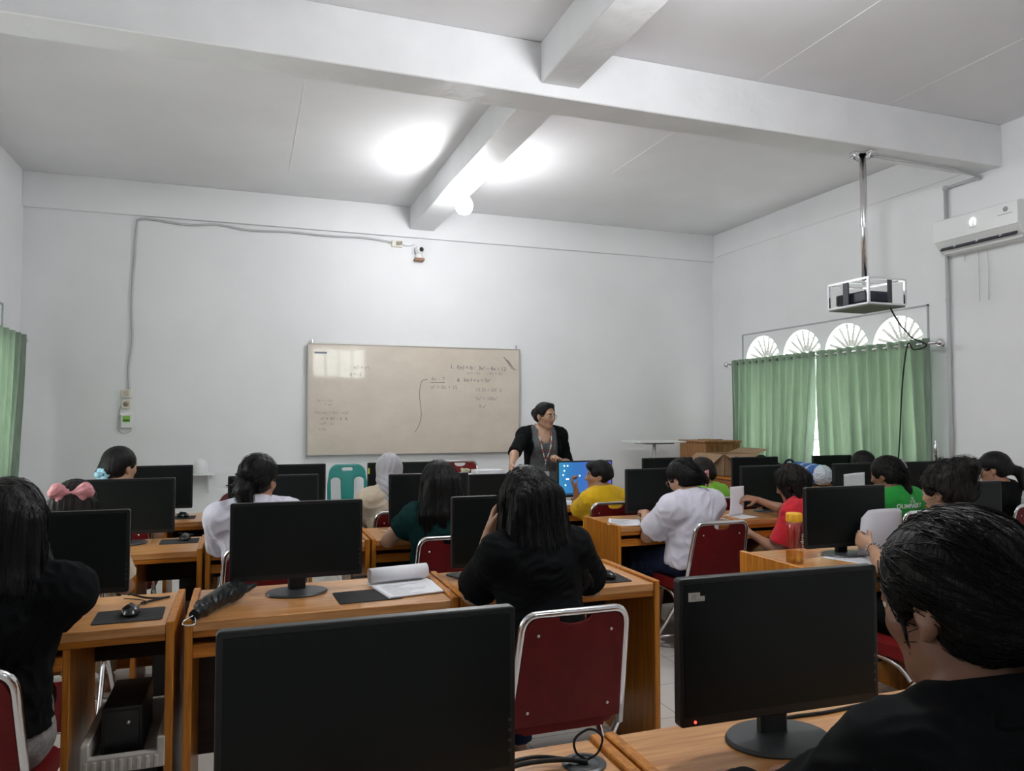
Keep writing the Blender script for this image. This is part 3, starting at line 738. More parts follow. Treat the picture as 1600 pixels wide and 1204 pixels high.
# ------------------------------------------------------------------ red chairs
def chair(label):
    """origin on the floor under the seat centre, facing +y"""
    t = thing('red_chair', label, 'chair', group='red chrome framed chairs')
    yb_t, yb_b = -.245, -.15     # backrest leans towards -y at the top
    def yb(z): return yb_b + (yb_t - yb_b) * (z - .42) / (.82 - .42)
    hw = lambda z: .205 - .022 * (z - .42) / .4
    # back loop of chrome tube running into the front legs (folding chair style)
    pts = []
    for s in (1, -1):
        seq = [(s * .205, yb(.40), .40), (s * hw(.60), yb(.60), .60), (s * hw(.76), yb(.76), .76)]
        corner = [(s * (hw(.78) - .045 * (1 - math.cos(a))), yb(.765 + .05 * math.sin(a)), .765 + .05 * math.sin(a)) for a in np.linspace(0.2, PI / 2, 6)]
        seq += corner
        pts += seq if s > 0 else seq[::-1]
    bm = B(); add_tube(bm, pts, .0125, 12); obj('back_frame', bm, MT['chrome'], t)
    # backrest: padded panel with hand notch
    zt, zb2 = .805, .43
    out = []
    for z in np.linspace(zb2, .755, 8): out.append((hw(z) - .010, z))
    for a in np.linspace(0.2, PI / 2, 5): out.append((hw(.78) - .012 - .04 * (1 - math.cos(a)), .755 + .048 * math.sin(a)))
    for k in range(13):
        a = PI * k / 12; out.append((.062 * math.cos(a), .803 - .030 * math.sin(a) ** .8))
    n = len(out)
    L = [(-x, z) for x, z in out[:n - 13][::-1]]
    out = out + L
    tb = bmesh.new()
    A = [tb.verts.new((x, yb(z) + .008, z)) for x, z in out]; C = [tb.verts.new((x, yb(z) - .010, z)) for x, z in out]
    tb.faces.new(A); tb.faces.new(C[::-1])
    for k in range(len(out)): tb.faces.new((A[k], C[k], C[(k + 1) % len(out)], A[(k + 1) % len(out)]))
    bm = B(); _merge(bm, tb)
    br = obj('backrest', bm, MT['maroon'], t)
    bm = B(); add_prism(bm, [(p[0] * .86, .60 + (p[1] - .60) * .86 - .012) for p in rrect(.36, .34, .05, 5)], .004, .032, 'xz', bev=.012,
              mtx=Matrix.Translation((0, yb(.6) - .0, 0)) @ Matrix.Translation((0, 0, .6)) @ Matrix.Rotation(math.atan2(yb_b - yb_t, .4), 4, 'X') @ Matrix.Translation((0, 0, -.6)))
    obj('back_pad', bm, MT['maroon'], br)
    for x, z in ((-.13, .745), (.13, .745), (-.145, .48), (.145, .48)):
        bm = B(); add_lathe(bm, [(.0, 0), (.006, 0), (.005, .003), (0, .004)], 10, mtx=Matrix.Translation((x, yb(z) - .0095, z)) @ Matrix.Rotation(PI / 2, 4, 'X')); obj('screw', bm, MT['steel'], br)
    bm = B(); add_prism(bm, rrect(.41, .39, .06, 5), .395, .45, 'xy', bev=.02, mtx=Matrix.Translation((0, .05, 0))); obj('seat', bm, MT['maroon'], t)
    for s in (-1, 1):
        bm = B(); add_tube(bm, smooth_path([(s * .205, yb(.42), .42), (s * .21, -.02, .25), (s * .212, .17, .03), (s * .212, .185, .006)], 6), .0115, 10)
        obj('leg', bm, MT['chrome'], t)
        bm = B(); add_tube(bm, smooth_path([(s * .185, .20, .385), (s * .187, .0, .36), (s * .19, -.13, .18), (s * .19, -.24, .006)], 6), .0115, 10)
        obj('leg', bm, MT['chrome'], t)
    for pp, q in (((.212, .155, .055), .009), ((.19, -.215, .055), .009), ((.187, .19, .383), .010)):
        bm = B(); add_tube(bm, [(-pp[0], pp[1], pp[2]), pp], q, 8); obj('stretcher', bm, MT['chrome'], t)
    return t
ch0 = chair('x')
CH = [  # x, y of the seat centre, rz, label
    (1.025, 2.50, 0.0, 'red chair with its bare back in view right of the largest monitor'),
    (-.72, 2.44, .0, 'red chair at the left edge behind the girl in grey trousers'),
    (.10, 4.06, 0, 'red chair under the white shirt ponytail student'),
    (1.04, 4.08, 0, 'red chair holding the dark green shirt girl'),
    (2.68, 4.06, .04, 'red chair holding the girl in white shirt and navy skirt'),
    (2.56, 5.18, .0, 'red chair behind the yellow shirt boy'),
    (1.00, 5.20, .0, 'red chair of the grey headscarf student'),
    (3.62, 5.18, .0, 'red chair of the lime shirt student'),
    (3.57, 4.06, .10, 'red chair behind the red shirt student'),
    (5.33, 4.06, 0, 'red chair at the right edge of the picture'),
    (2.88, 2.58, .2, 'red chair of the curly bun student, only seat and legs visible'),
    (-.80, 4.04, 0, 'red chair of the pink bow student'),
    (-.72, 5.20, 0, 'red chair of the blue hair flower student'),
    (.06, 5.18, 0, 'red chair of the student in maroon'),
    (4.28, 4.04, 0, 'red chair of the green slogan shirt student'),
    (5.14, 5.2, 0, 'red chair of the student before the curtain gap'),
    (.87, .66, 0, 'red chair of the nearest student in black collared shirt'),
    (2.12, 7.35, PI, 'red chair facing the class below the whiteboard'),
]
for i, (x, y, rz, lab) in enumerate(CH):
    t = ch0 if i == 0 else dup(ch0)
    t.location = (x, y, 0); t.rotation_euler = (0, 0, rz); t['label'] = lab; t['group'] = 'red chrome framed chairs'
    if y > 7: t.scale = (1, 1, 1.2)

# ------------------------------------------------------------------ people: signed distance bodies, meshed as one continuous surface
def V3(*a): return np.array(a, float)
def unit(v): v = np.asarray(v, float); return v / (np.linalg.norm(v) + 1e-12)
def p_rc(a, b, r1, r2, cut=None):
    a = np.asarray(a, float); b = np.asarray(b, float)
    d = b - a; L2 = max(d @ d, 1e-9)
    def f(X, Y, Z):
        px, py, pz = X - a[0], Y - a[1], Z - a[2]
        t = np.clip((px * d[0] + py * d[1] + pz * d[2]) / L2, 0, 1)
        q = np.sqrt((px - t * d[0]) ** 2 + (py - t * d[1]) ** 2 + (pz - t * d[2]) ** 2) - (r1 + t * (r2 - r1))
        if cut is not None:
            tt = (px * d[0] + py * d[1] + pz * d[2]) / math.sqrt(L2)
            q = np.maximum(q, tt - cut)
        return q
    m = max(r1, r2)
    return f, np.minimum(a, b) - m, np.maximum(a, b) + m
def p_el(c, r, R=None):
    c = np.asarray(c, float); r = np.asarray(r, float); R = np.eye(3) if R is None else R
    def f(X, Y, Z):
        x, y, z = X - c[0], Y - c[1], Z - c[2]
        q = [(R[0, i] * x + R[1, i] * y + R[2, i] * z) for i in range(3)]
        k0 = np.sqrt(sum((q[i] / r[i]) ** 2 for i in range(3)))
        k1 = np.sqrt(sum((q[i] / r[i] ** 2) ** 2 for i in range(3)))
        return k0 * (k0 - 1) / np.maximum(k1, 1e-6)
    e = np.sqrt(((R * r) ** 2).sum(1))
    return f, c - e, c + e
def p_half(c, n, lo=None, hi=None):
    """solid on the side the normal points away from"""
    c = np.asarray(c, float); n = unit(n)
    def f(X, Y, Z): return (X - c[0]) * n[0] + (Y - c[1]) * n[1] + (Z - c[2]) * n[2]
    return f, lo, hi
def sdf_mesh(ops, h, pad=.03):
    los = [o[1][1] for o in ops if o[0] == 'u']; his = [o[1][2] for o in ops if o[0] == 'u']
    lo = np.min(los, 0) - pad; hi = np.max(his, 0) + pad
    n = np.ceil((hi - lo) / h).astype(int) + 1
    BIG = .09
    D = np.full(n, BIG, np.float32)
    ax = [(lo[i] + h * np.arange(n[i])).astype(np.float32) for i in range(3)]
    for mode, (f, a, b), k in ops:
        if a is None: a, b = lo, hi
        m = BIG * .7 + k * .5
        i0 = np.clip(np.floor((a - m - lo) / h).astype(int), 0, n); i1 = np.clip(np.ceil((b + m - lo) / h).astype(int) + 1, 0, n)
        if (i1 <= i0).any(): continue
        sl = tuple(slice(i0[i], i1[i]) for i in range(3))
        d = f(ax[0][sl[0]][:, None, None], ax[1][sl[1]][None, :, None], ax[2][sl[2]][None, None, :]).astype(np.float32)
        c = D[sl]
        if mode == 'u':
            if k > 0:
                q = np.maximum(k - np.abs(c - d), 0) / k; D[sl] = np.minimum(c, d) - q * q * k * .25
            else: D[sl] = np.minimum(c, d)
        else:
            if mode == 's': d = -d
            if k > 0:
                q = np.maximum(k - np.abs(c - d), 0) / k; D[sl] = np.maximum(c, d) + q * q * k * .25
            else: D[sl] = np.maximum(c, d)
    # surface nets
    ins = (D < 0)
    ins[0] = ins[-1] = False; ins[:, 0] = ins[:, -1] = False; ins[:, :, 0] = ins[:, :, -1] = False
    c8 = ins.astype(np.int8)
    s = sum(c8[i:n[0] - 1 + i, j:n[1] - 1 + j, k:n[2] - 1 + k] for i in (0, 1) for j in (0, 1) for k in (0, 1))
    act = (s > 0) & (s < 8)
    I = np.argwhere(act)
    idx = np.full(act.shape, -1, np.int32); idx[act] = np.arange(len(I))
    cor = [(i, j, k) for i in (0, 1) for j in (0, 1) for k in (0, 1)]
    val = {c: D[I[:, 0] + c[0], I[:, 1] + c[1], I[:, 2] + c[2]] for c in cor}
    acc = np.zeros((len(I), 3)); cnt = np.zeros(len(I))
    for a in cor:
        for d in range(3):
            if a[d]: continue
            b = list(a); b[d] = 1; b = tuple(b)
            va, vb = val[a], val[b]
            cr = (va < 0) != (vb < 0)
            t = np.where(cr, va / np.where(cr, va - vb, 1), 0)
            p = np.array(a, float)[None].repeat(len(I), 0); p[:, d] += t
            acc += p * cr[:, None]; cnt += cr
    V = lo + h * (I + acc / np.maximum(cnt, 1)[:, None])
    F = []
    for d in range(3):
        a1, a2 = (d + 1) % 3, (d + 2) % 3
        sl0 = [slice(1, -1)] * 3; sl1 = [slice(1, -1)] * 3
        sl0[d] = slice(0, -1); sl1[d] = slice(1, None)
        A, Bm = ins[tuple(sl0)], ins[tuple(sl1)]
        E = np.argwhere(A != Bm); sg = A[tuple(E.T)]
        off = np.ones(3, int); off[d] = 0; E = E + off
        def cell(o1, o2):
            q = E.copy(); q[:, a1] += o1; q[:, a2] += o2; return idx[q[:, 0], q[:, 1], q[:, 2]]
        q = np.stack([cell(-1, -1), cell(0, -1), cell(0, 0), cell(-1, 0)], 1)
        q[~sg] = q[~sg][:, ::-1]
        F.append(q)
    F = np.concatenate(F); F = F[(F >= 0).all(1)]
    # relax once for smoothness
    return V, F
def relax(V, F, it=1, lam=.5):
    for _ in range(it):
        acc = np.zeros_like(V); c = np.zeros(len(V))
        for a, b in ((0, 1), (1, 2), (2, 3), (3, 0)):
            np.add.at(acc, F[:, a], V[F[:, b]]); np.add.at(acc, F[:, b], V[F[:, a]]); np.add.at(c, F[:, a], 1); np.add.at(c, F[:, b], 1)
        V = V + lam * (acc / np.maximum(c, 1)[:, None] - V)
    return V
def normals(V, F):
    n = np.cross(V[F[:, 2]] - V[F[:, 0]], V[F[:, 3]] - V[F[:, 1]])
    N = np.zeros_like(V)
    for k in range(4): np.add.at(N, F[:, k], n)
    return N / (np.linalg.norm(N, axis=1, keepdims=True) + 1e-12)
def np_mesh(name, V, F, mats, parent=None, mi=None, smooth=True):
    me = bpy.data.meshes.new(name)
    V = np.asarray(V, np.float32); F = np.asarray(F, np.int32); k = F.shape[1]
    me.vertices.add(len(V)); me.vertices.foreach_set('co', V.ravel())
    me.loops.add(F.size); me.loops.foreach_set('vertex_index', F.ravel())
    me.polygons.add(len(F)); me.polygons.foreach_set('loop_start', np.arange(0, F.size, k, dtype=np.int32)); me.polygons.foreach_set('loop_total', np.full(len(F), k, np.int32))
    for m in mats: me.materials.append(m)
    if mi is not None: me.polygons.foreach_set('material_index', np.asarray(mi, np.int32))
    me.polygons.foreach_set('use_smooth', np.full(len(F), smooth))
    me.update(calc_edges=True); me.validate()
    return link(name, me, parent)
def folds(V, N, amp, seed, scale=1.0, ax=None):
    r = np.random.default_rng(seed); out = np.zeros(len(V))
    for i in range(5):
        k = unit(r.normal(size=3)) * (2 * PI / (r.uniform(.05, .13) * scale)); k2 = unit(r.normal(size=3)) * (2 * PI / (r.uniform(.12, .3) * scale))
        out += np.sin(V @ k + 1.6 * np.sin(V @ k2 + r.uniform(0, 6)) + r.uniform(0, 6))
    out = out / 5
    out = -np.abs(out) * 1.4 + .4
    return V + N * (amp * out)[:, None]
def uv_ball(c, r, n=12, m=8):
    V = [c + V3(0, 0, r)]; F = []
    for j in range(1, m):
        for i in range(n):
            a, b = 2 * PI * i / n, PI * j / m
            V.append(c + r * V3(math.sin(b) * math.cos(a), math.sin(b) * math.sin(a), math.cos(b)))
    V.append(c - V3(0, 0, r)); L = len(V) - 1
    for i in range(n): F.append((0, 1 + i, 1 + (i + 1) % n, 0)); F.append((L, L - n + (i + 1) % n, L - n + i, L))
    for j in range(m - 2):
        for i in range(n):
            a = 1 + j * n; F.append((a + i, a + n + i, a + n + (i + 1) % n, a + (i + 1) % n))
    return np.array(V), np.array(F)

def skin(name, col):
    m, t, b = nt(name)
    b.inputs['Base Color'].default_value = (*col, 1); b.inputs['Roughness'].default_value = .48
    b.inputs['Subsurface Weight'].default_value = .06; b.inputs['Subsurface Radius'].default_value = (.02, .008, .004)
    b.inputs['Subsurface Scale'].default_value = .3
    n = t.nodes.new('ShaderNodeTexNoise'); n.inputs['Scale'].default_value = 120; tc = t.nodes.new('ShaderNodeTexCoord'); t.links.new(tc.outputs['Object'], n.inputs[0])
    bp = t.nodes.new('ShaderNodeBump'); bp.inputs['Strength'].default_value = .1; bp.inputs['Distance'].default_value = .001
    t.links.new(n.outputs[0], bp.inputs['Height']); t.links.new(bp.outputs[0], b.inputs['Normal'])
    return m
SK1 = skin('warm_brown_skin', (.36, .185, .115)); SK2 = skin('tan_skin', (.45, .26, .17)); SK3 = skin('deep_brown_skin', (.24, .115, .07))
LIP = mat('lip', (.30, .10, .085), .4); EYEW = mat('eye_white', (.62, .60, .57), .2); IRIS = mat('iris', (.012, .008, .006), .15); BROW = mat('brow_hair', (.02, .014, .011), .7)
def hair_mat(name, col, rough=.38, sc=(70, 70, 5)):
    m, t, b = nt(name)
    tc = t.nodes.new('ShaderNodeTexCoord'); mp = t.nodes.new('ShaderNodeMapping'); mp.inputs['Scale'].default_value = sc
    n = t.nodes.new('ShaderNodeTexNoise'); n.inputs['Scale'].default_value = 2.0; n.inputs['Detail'].default_value = 6
    bp = t.nodes.new('ShaderNodeBump'); bp.inputs['Strength'].default_value = .9; bp.inputs['Distance'].default_value = .006
    t.links.new(tc.outputs['Object'], mp.inputs[0]); t.links.new(mp.outputs[0], n.inputs[0]); t.links.new(n.outputs[0], bp.inputs['Height']); t.links.new(bp.outputs[0], b.inputs['Normal'])
    b.inputs['Base Color'].default_value = (*col, 1); b.inputs['Roughness'].default_value = rough; b.inputs['Specular IOR Level'].default_value = .17
    return m
HAIR = hair_mat('black_hair', (.007, .0065, .0065)); HAIRB = hair_mat('brown_black_hair', (.013, .010, .009), .45)
STR = mat('hair_strand', (.006, .0055, .0055), .42, spec=.16)
def cloth(name, col, var=.06, rough=.85):
    return mat(name, col, rough, var=var, vscale=18, bump=.25, bscale=420, sheen=.12 if max(col) > .1 else 0, spec=.2 if max(col) > .05 else .08)
CL = dict(black=cloth('black_cotton', (.0048, .0055, .0062)), white=cloth('white_cotton', (.66, .645, .74)), green=cloth('bottle_green_cotton', (.006, .030, .030)),
          yellow=cloth('yellow_cotton', (.72, .44, .012)), lime=cloth('lime_cotton', (.25, .58, .055)), red=cloth('red_cotton', (.55, .018, .032)),
          kelly=cloth('kelly_green_cotton', (.02, .30, .045)), cream=cloth('cream_cotton', (.56, .47, .36)), maroon=cloth('maroon_cotton', (.075, .012, .018)),
          navy=cloth('navy_cotton', (.012, .022, .055)), grey=mat('heather_grey_cotton', (.22, .205, .20), .9, var=.25, vscale=90, bump=.3, bscale=400), dress=mat('charcoal_dress', (.085, .095, .10), .8, var=.3, vscale=60, bump=.2, bscale=300),
          sheer=mat('dark_sheer_sleeve', (.022, .018, .018), .8), khaki=cloth('khaki_cotton', (.20, .125, .06)), hijab=mat('grey_silky_scarf', (.36, .35, .38), .5, var=.06, vscale=10, sheen=.3), gold=cloth('beige_trousers', (.38, .29, .18)))

def rotm(yaw, pitch=0, roll=0):
    """columns right, forward, up.  yaw turns +y towards -x; pitch > 0 looks down; roll > 0 leans to the right"""
    c, s = math.cos(yaw), math.sin(yaw); Rz = np.array([[c, -s, 0], [s, c, 0], [0, 0, 1]])
    c, s = math.cos(-pitch), math.sin(-pitch); Rx = np.array([[1, 0, 0], [0, c, -s], [0, s, c]])
    c, s = math.cos(roll), math.sin(roll); Ry = np.array([[c, 0, s], [0, 1, 0], [-s, 0, c]])
    return Rz @ Rx @ Ry
def ik(a, t, l1, l2, hint):
    a, t, hint = map(lambda q: np.asarray(q, float), (a, t, hint))
    d = t - a; L = np.linalg.norm(d); u = d / L
    if L > (l1 + l2) * .995: L = (l1 + l2) * .995; t = a + u * L
    x = (l1 * l1 - l2 * l2 + L * L) / (2 * L); hh = math.sqrt(max(l1 * l1 - x * x, 0))
    v = hint - a; v = v - u * (v @ u); v = unit(v)
    return a + u * x + v * hh, t
def hand_ops(w, fd, pn, side, curl=.4, s=1.0, spread=1.0, tc=.35):
    """w wrist, fd finger direction, pn the way the palm faces, side +1 right hand / -1 left"""
    fd = unit(fd); pn = unit(np.asarray(pn, float) - fd * (np.asarray(pn, float) @ fd))
    th = np.cross(fd, pn) * side
    ops = []
    offs = [.026, .009, -.009, -.025]; lens = [.066, .074, .068, .053]; base = [.083, .086, .082, .074]
    cs = curl if isinstance(curl, (list, tuple)) else [curl * (.9 + .08 * k) for k in range(4)]
    ends = []
    for k in range(4):
        kn = w + (fd * base[k] + th * offs[k]) * s
        ops.append(('u', p_rc(w + (fd * .015 + th * offs[k] * .55) * s, kn, .0145 * s, .0105 * s), .012))
        d = unit(fd + th * offs[k] * 4 * spread * (1 - cs[k])); p = kn; ang = 0
        for j, (fr, mx) in enumerate(((.46, 62), (.30, 85), (.24, 55))):
            ang += math.radians(mx) * cs[k]
            dd = d * math.cos(ang) + pn * math.sin(ang)
            q = p + dd * lens[k] * fr * s
            r1 = (.0088 - .0008 * j - (.0008 if k == 3 else 0)) * s
            ops.append(('u', p_rc(p, q, r1, r1 - .0007 * s), .003)); p = q
        ends.append(p)
    tb = w + (fd * .028 + th * .026 + pn * .006) * s
    ops.append(('u', p_rc(w + (fd * .012 + th * .010) * s, tb, .015 * s, .013 * s), .012))
    d1 = unit(fd * .70 + th * .72 + pn * (.35 * tc + .1)); d2 = unit(fd * (.85) + th * (.5 - .6 * tc) + pn * (.2 + .5 * tc))
    m = tb + d1 * .036 * s; e = m + d2 * .030 * s
    ops.append(('u', p_rc(tb, m, .0118 * s, .0098 * s), .006)); ops.append(('u', p_rc(m, e, .0096 * s, .0078 * s), .003))
    return ops

class Person:
    def __init__(p, label, head, hips, yaw=0, hyaw=0, hpitch=0, hroll=0, sy=None, sh=.162, neck=.05, sk=SK1, s=1.0, h=.0065, stand=False, legyaw=None, cat='person', group='students at the computer desks'):
        p.s = s; p.h = h; p.sk = sk; p.hc = V3(*head); p.H = V3(*hips); p.stand = stand; p.neck = neck
        p.R = rotm(hyaw, hpitch, hroll); p.B = rotm(yaw)
        p.root = thing('person', label, cat, (hips[0], hips[1], 0), group=group)
        p.o = V3(hips[0], hips[1], 0)
        p.N = p.hc + p.R @ V3(0, -.03, -.088) * s + V3(0, 0, -.045) * s - p.B[:, 1] * .012
        up = unit(p.N - p.H); rt = unit(np.cross(p.B[:, 1], up)); fw = np.cross(up, rt)
        p.T = np.stack([rt, fw, up], 1); p.L = np.linalg.norm(p.N - p.H)
        Sx = rotm(yaw if sy is None else sy)[:, 0]; Sx = unit(Sx - up * (Sx @ up) * .4)
        p.rt = Sx
        p.shj = {1: p.N + Sx * sh * s - up * .055 * s, -1: p.N - Sx * sh * s - up * .055 * s}
        p.arms = {}; p.body = []; p.sh = sh
        ly = yaw if legyaw is None else legyaw; p.LB = rotm(ly)
    def hw(p, x, y, z): return p.hc + p.R @ (V3(x, y, z) * p.s)
    def tw(p, a, x=0, y=0): return p.H + p.T[:, 2] * (p.L * a) + p.T[:, 0] * x * p.s + p.T[:, 1] * y * p.s
    def torso(p, e=0.0, k=.06, bust=0.0):
        s = p.s; T = p.T; u = lambda prim, k_=k: ('u', prim, k_)
        o = [u(p_el(p.tw(.04), V3(.162, .106, .115) * s + e, T)), u(p_el(p.tw(.36), V3(.132, .098, .14) * s + e, T)), u(p_el(p.tw(.68, 0, .005), V3(.146, .105, .155) * s + e, T)),
             u(p_rc(p.shj[1] - p.rt * .02 * s, p.shj[-1] + p.rt * .02 * s, .052 * s + e, .052 * s + e)), u(p_rc(p.tw(.93), p.tw(.80), .055 * s + e, .085 * s + e))]
        for q in (1, -1):
            o.append(u(p_rc(p.N + V3(0, 0, .0) + p.rt * q * .03 * s, p.shj[q] + p.T[:, 2] * .008, .042 * s + e * .6, .045 * s + e), .04))
            if bust: o.append(u(p_el(p.tw(.66, q * .065, .07), V3(.062, .055, .062) * bust + e, T), .04))
        return o
    def arm(p, q, wrist, hint, fd, pn, curl=.4, tc=.35, spread=1.0, l1=.265, l2=.232):
        s = p.s
        el, w = ik(p.shj[q], wrist, l1 * s, l2 * s, hint)
        p.arms[q] = (p.shj[q], el, w)
        r = [('u', p_rc(p.shj[q], el, .046 * s, .036 * s), .03), ('u', p_rc(el, w - unit(w - el) * .01, .0375 * s, .0235 * s), .02), ('u', p_el(el + (w - el) * .3, V3(.036, .036, .055) * s, _frame(w - el)), .03)]
        p.body += r
        p.body += hand_ops(w, fd, pn, q, curl, s, spread, tc)
        return el, w
    def restarm(p, q, fx=0.0):
        """hand resting on the lap / desk edge in front of the trunk"""
        w = p.H + p.LB[:, 1] * .145 + p.LB[:, 0] * q * (.09 + fx) + V3(0, 0, .11)
        return p.arm(q, w, p.shj[q] + p.LB[:, 0] * q * .25 - p.LB[:, 1] * .1 - V3(0, 0, .3), p.LB[:, 1] * .3 - 1.0 * q * p.LB[:, 0], V3(0, 0, -1), .35)
    def legs(p, knee=.40, kz=.50, spread=.085, ankle_fwd=.06):
        s = p.s; p.leg = {}
        fw, rt = p.LB[:, 1], p.LB[:, 0]
        for q in (1, -1):
            if p.stand:
                hj = p.H + rt * q * .085; kn = V3(*(hj[:2] + fw[:2] * .02), .48 * s + .02); an = V3(*(hj[:2] - fw[:2] * .01), .085)
            else:
                hj = p.H + rt * q * .085 * s; kn = hj + fw * knee * s + rt * q * (spread - .085); kn[2] = kz; an = kn + fw * ankle_fwd; an[2] = .085
            p.leg[q] = (hj, kn, an)
            p.body += [('u', p_rc(hj, kn, .080 * s, .055 * s), .05), ('u', p_rc(kn, an, .052 * s, .034 * s), .03), ('u', p_el(kn + (an - kn) * .3 - fw * .012, V3(.046, .046, .10) * s, _frame(an - kn)), .03),
                       ('u', p_rc(an - V3(0, 0, .048) - fw * .03, an - V3(0, 0, .058) + fw * .13, .034, .024), .03)]
    def headops(p):
        w = p.hw; s = p.s; R = p.R
        E = lambda c, r, k: ('u', p_el(w(*c), V3(*r) * s, R), k)
        rc = lambda a, b, r1, r2, k: ('u', p_rc(w(*a), w(*b), r1 * s, r2 * s), k)
        o = [E((0, -.015, .028), (.074, .092, .084), .0), E((0, .02, -.035), (.060, .066, .072), .03), rc((0, .055, -.088), (0, .062, -.090), .026, .022, .03), rc((-.045, -.0, -.065), (-.022, .045, -.088), .02, .018, .025), rc((.045, 0, -.065), (.022, .045, -.088), .02, .018, .025),
             E((-.036, .05, -.022), (.027, .027, .024), .02), E((.036, .05, -.022), (.027, .027, .024), .02), rc((-.034, .068, .026), (.034, .068, .026), .013, .013, .02)]
        for q in (1, -1): o.append(('s', p_el(w(q * .031, .098, .003), V3(.017, .02, .011) * s, R), .012))
        for q in (1, -1): o += [E((q * .031, .0735, .0105), (.0165, .0125, .0065), .004), E((q * .031, .0725, -.0045), (.0155, .0115, .0050), .004)]
        o += [rc((0, .083, .012), (0, .100, -.026), .0075, .0115, .012), rc((-.011, .088, -.031), (.011, .088, -.031), .0085, .0085, .008),
              rc((-.017, .0785, -.055), (.017, .0785, -.055), .0062, .0062, .007), rc((-.014, .0765, -.064), (.014, .0765, -.064), .0066, .0066, .006), ('s', p_rc(w(-.02, .0875, -.0597), w(.02, .0875, -.0597), .0022, .0022), .003)]
        for q in (1, -1):
            o.append(E((q * .077, -.012, -.008), (.010, .019, .029), .006)); o.append(('s', p_el(w(q * .088, -.006, -.004), V3(.008, .012, .017) * s, R), .006)); o.append(E((q * .075, -.004, -.036), (.008, .010, .009), .006))
        o.append(('u', p_rc(p.N - p.T[:, 2] * .03, w(0, -.022, -.06), (p.neck + .006) * s, p.neck * s), .03))
        return o
    def build_body(p):
        ops = p.headops() + p.torso() + p.body
        V, F = sdf_mesh(ops, p.h); V = relax(V, F, 1, .3)
        q = (V - p.hc) @ p.R / p.s
        lip = (abs(q[:, 0]) < .023) & (q[:, 1] > .07) & (q[:, 2] < -.050) & (q[:, 2] > -.0705)
        br = (abs(q[:, 0]) > .013) & (abs(q[:, 0]) < .046) & (q[:, 1] > .055) & (abs(q[:, 2] - .0255 + 2.5 * (abs(q[:, 0]) - .03) ** 2 * 4) < .0042)
        vm = np.where(lip, 1, np.where(br, 4, 0)); mi = np.where((vm[F] > 0).sum(1) >= 2, vm[F].max(1), 0)
        Vs, Fs, Ms = [V], [F], [mi]; n = len(V)
        for sg in (1, -1):
            c = p.hw(sg * .031, .0735, .0035); v, f = uv_ball(c, .0118 * p.s)
            cen = v[f].mean(1); d = ((cen - c) / (.0118 * p.s)) @ p.R[:, 1]
            Vs.append(v); Fs.append(f + n); Ms.append(np.where(d > .86, 3, 2)); n += len(v)
        return np_mesh('body', np.concatenate(Vs) - p.o, np.concatenate(Fs), [p.sk, LIP, EYEW, IRIS, BROW], p.root, np.concatenate(Ms))
    def fab(p, name, ops, m, amp=.004, seed=0, h=None, parent=None, rel=1, scale=1.0):
        V, F = sdf_mesh(ops, h or p.h); V = relax(V, F, rel, .4)
        if amp: V = folds(V, normals(V, F), amp, seed, scale)
        o = np_mesh(name, V - p.o, F, m if isinstance(m, list) else [m], p.root)
        return o
    def shirt(p, m, sleeve='short', e=.014, hem=-.03, bust=0.0, seed=1, amp=.006, name='shirt', collar=None, neckr=.066, slv=.78, cr=.064):
        ops = p.torso(e, .06, bust); s = p.s
        low = p.H - V3(0, 0, .0)
        ops.append(('u', p_rc(p.tw(.02), p.tw(.3), .14 * s + e, .12 * s + e), .06))
        hz = p.H[2] + hem
        ops.append(('c', p_half((0, 0, hz), (0, 0, -1)), .01))
        for q, (a, el, w) in p.arms.items():
            d = el - a; L = np.linalg.norm(d)
            if sleeve == 'short': ops.append(('u', p_rc(a, a + d * 1.0, .050 * s + e, .056 * s + e * 1.3, cut=L * slv), .035))
            elif sleeve == 'three':
                ops.append(('u', p_rc(a, el, .048 * s + e, .046 * s + e), .035)); ops.append(('u', p_rc(el, el + (w - el), .044 * s + e, .040 * s + e, cut=np.linalg.norm(w - el) * .45), .02))
            elif sleeve == 'long':
                ops.append(('u', p_rc(a, el, .048 * s + e, .041 * s + e), .035)); ops.append(('u', p_rc(el, w, .041 * s + e, .030 * s + e, cut=np.linalg.norm(w - el) * .93), .02))
        ops.append(('s', p_rc(p.N + p.T[:, 1] * .015 + p.T[:, 2] * .01, p.N + (p.hc - p.N) * .8 + V3(0, 0, .05), neckr * s, (neckr + .012) * s), .01))
        o = p.fab(name, ops, m, amp, seed)
        if collar: p.collar(collar, r=cr)
        return o
    def collar(p, m, name='collar', r=.064, hgt=.04):
        ax = unit(p.hw(0, -.02, -.07) - p.N); base = p.N + ax * .0 + p.T[:, 1] * .008
        fr = np.stack([p.rt, np.cross(ax, p.rt), ax], 1)
        V, F = [], []; n = 36; prof = [(r + .014, -.022), (r + .006, .0), (r - .001, hgt * .75), (r + .001, hgt), (r + .008, hgt * .98), (r + .016, hgt * .3), (r + .027, -.016), (r + .024, -.02)]
        for i in range(n + 1):
            a = math.radians(90 + 10 + 340 * i / n)
            # opening at the front (+forward)
            op = min(i, n - i) / n
            for (rr, zz) in prof:
                flare = 1 + .10 * max(0, .15 - op) / .15
                V.append(base + fr @ V3(rr * flare * math.cos(a) * 1.05, rr * flare * math.sin(a), zz - .035 * max(0, .16 - op) / .16))
        k = len(prof)
        for i in range(n):
            for j in range(k): F.append((i * k + j, i * k + (j + 1) % k, (i + 1) * k + (j + 1) % k, (i + 1) * k + j))
        return np_mesh(name, np.array(V) * p.s ** 0 - p.o, np.array(F), [m], p.root)
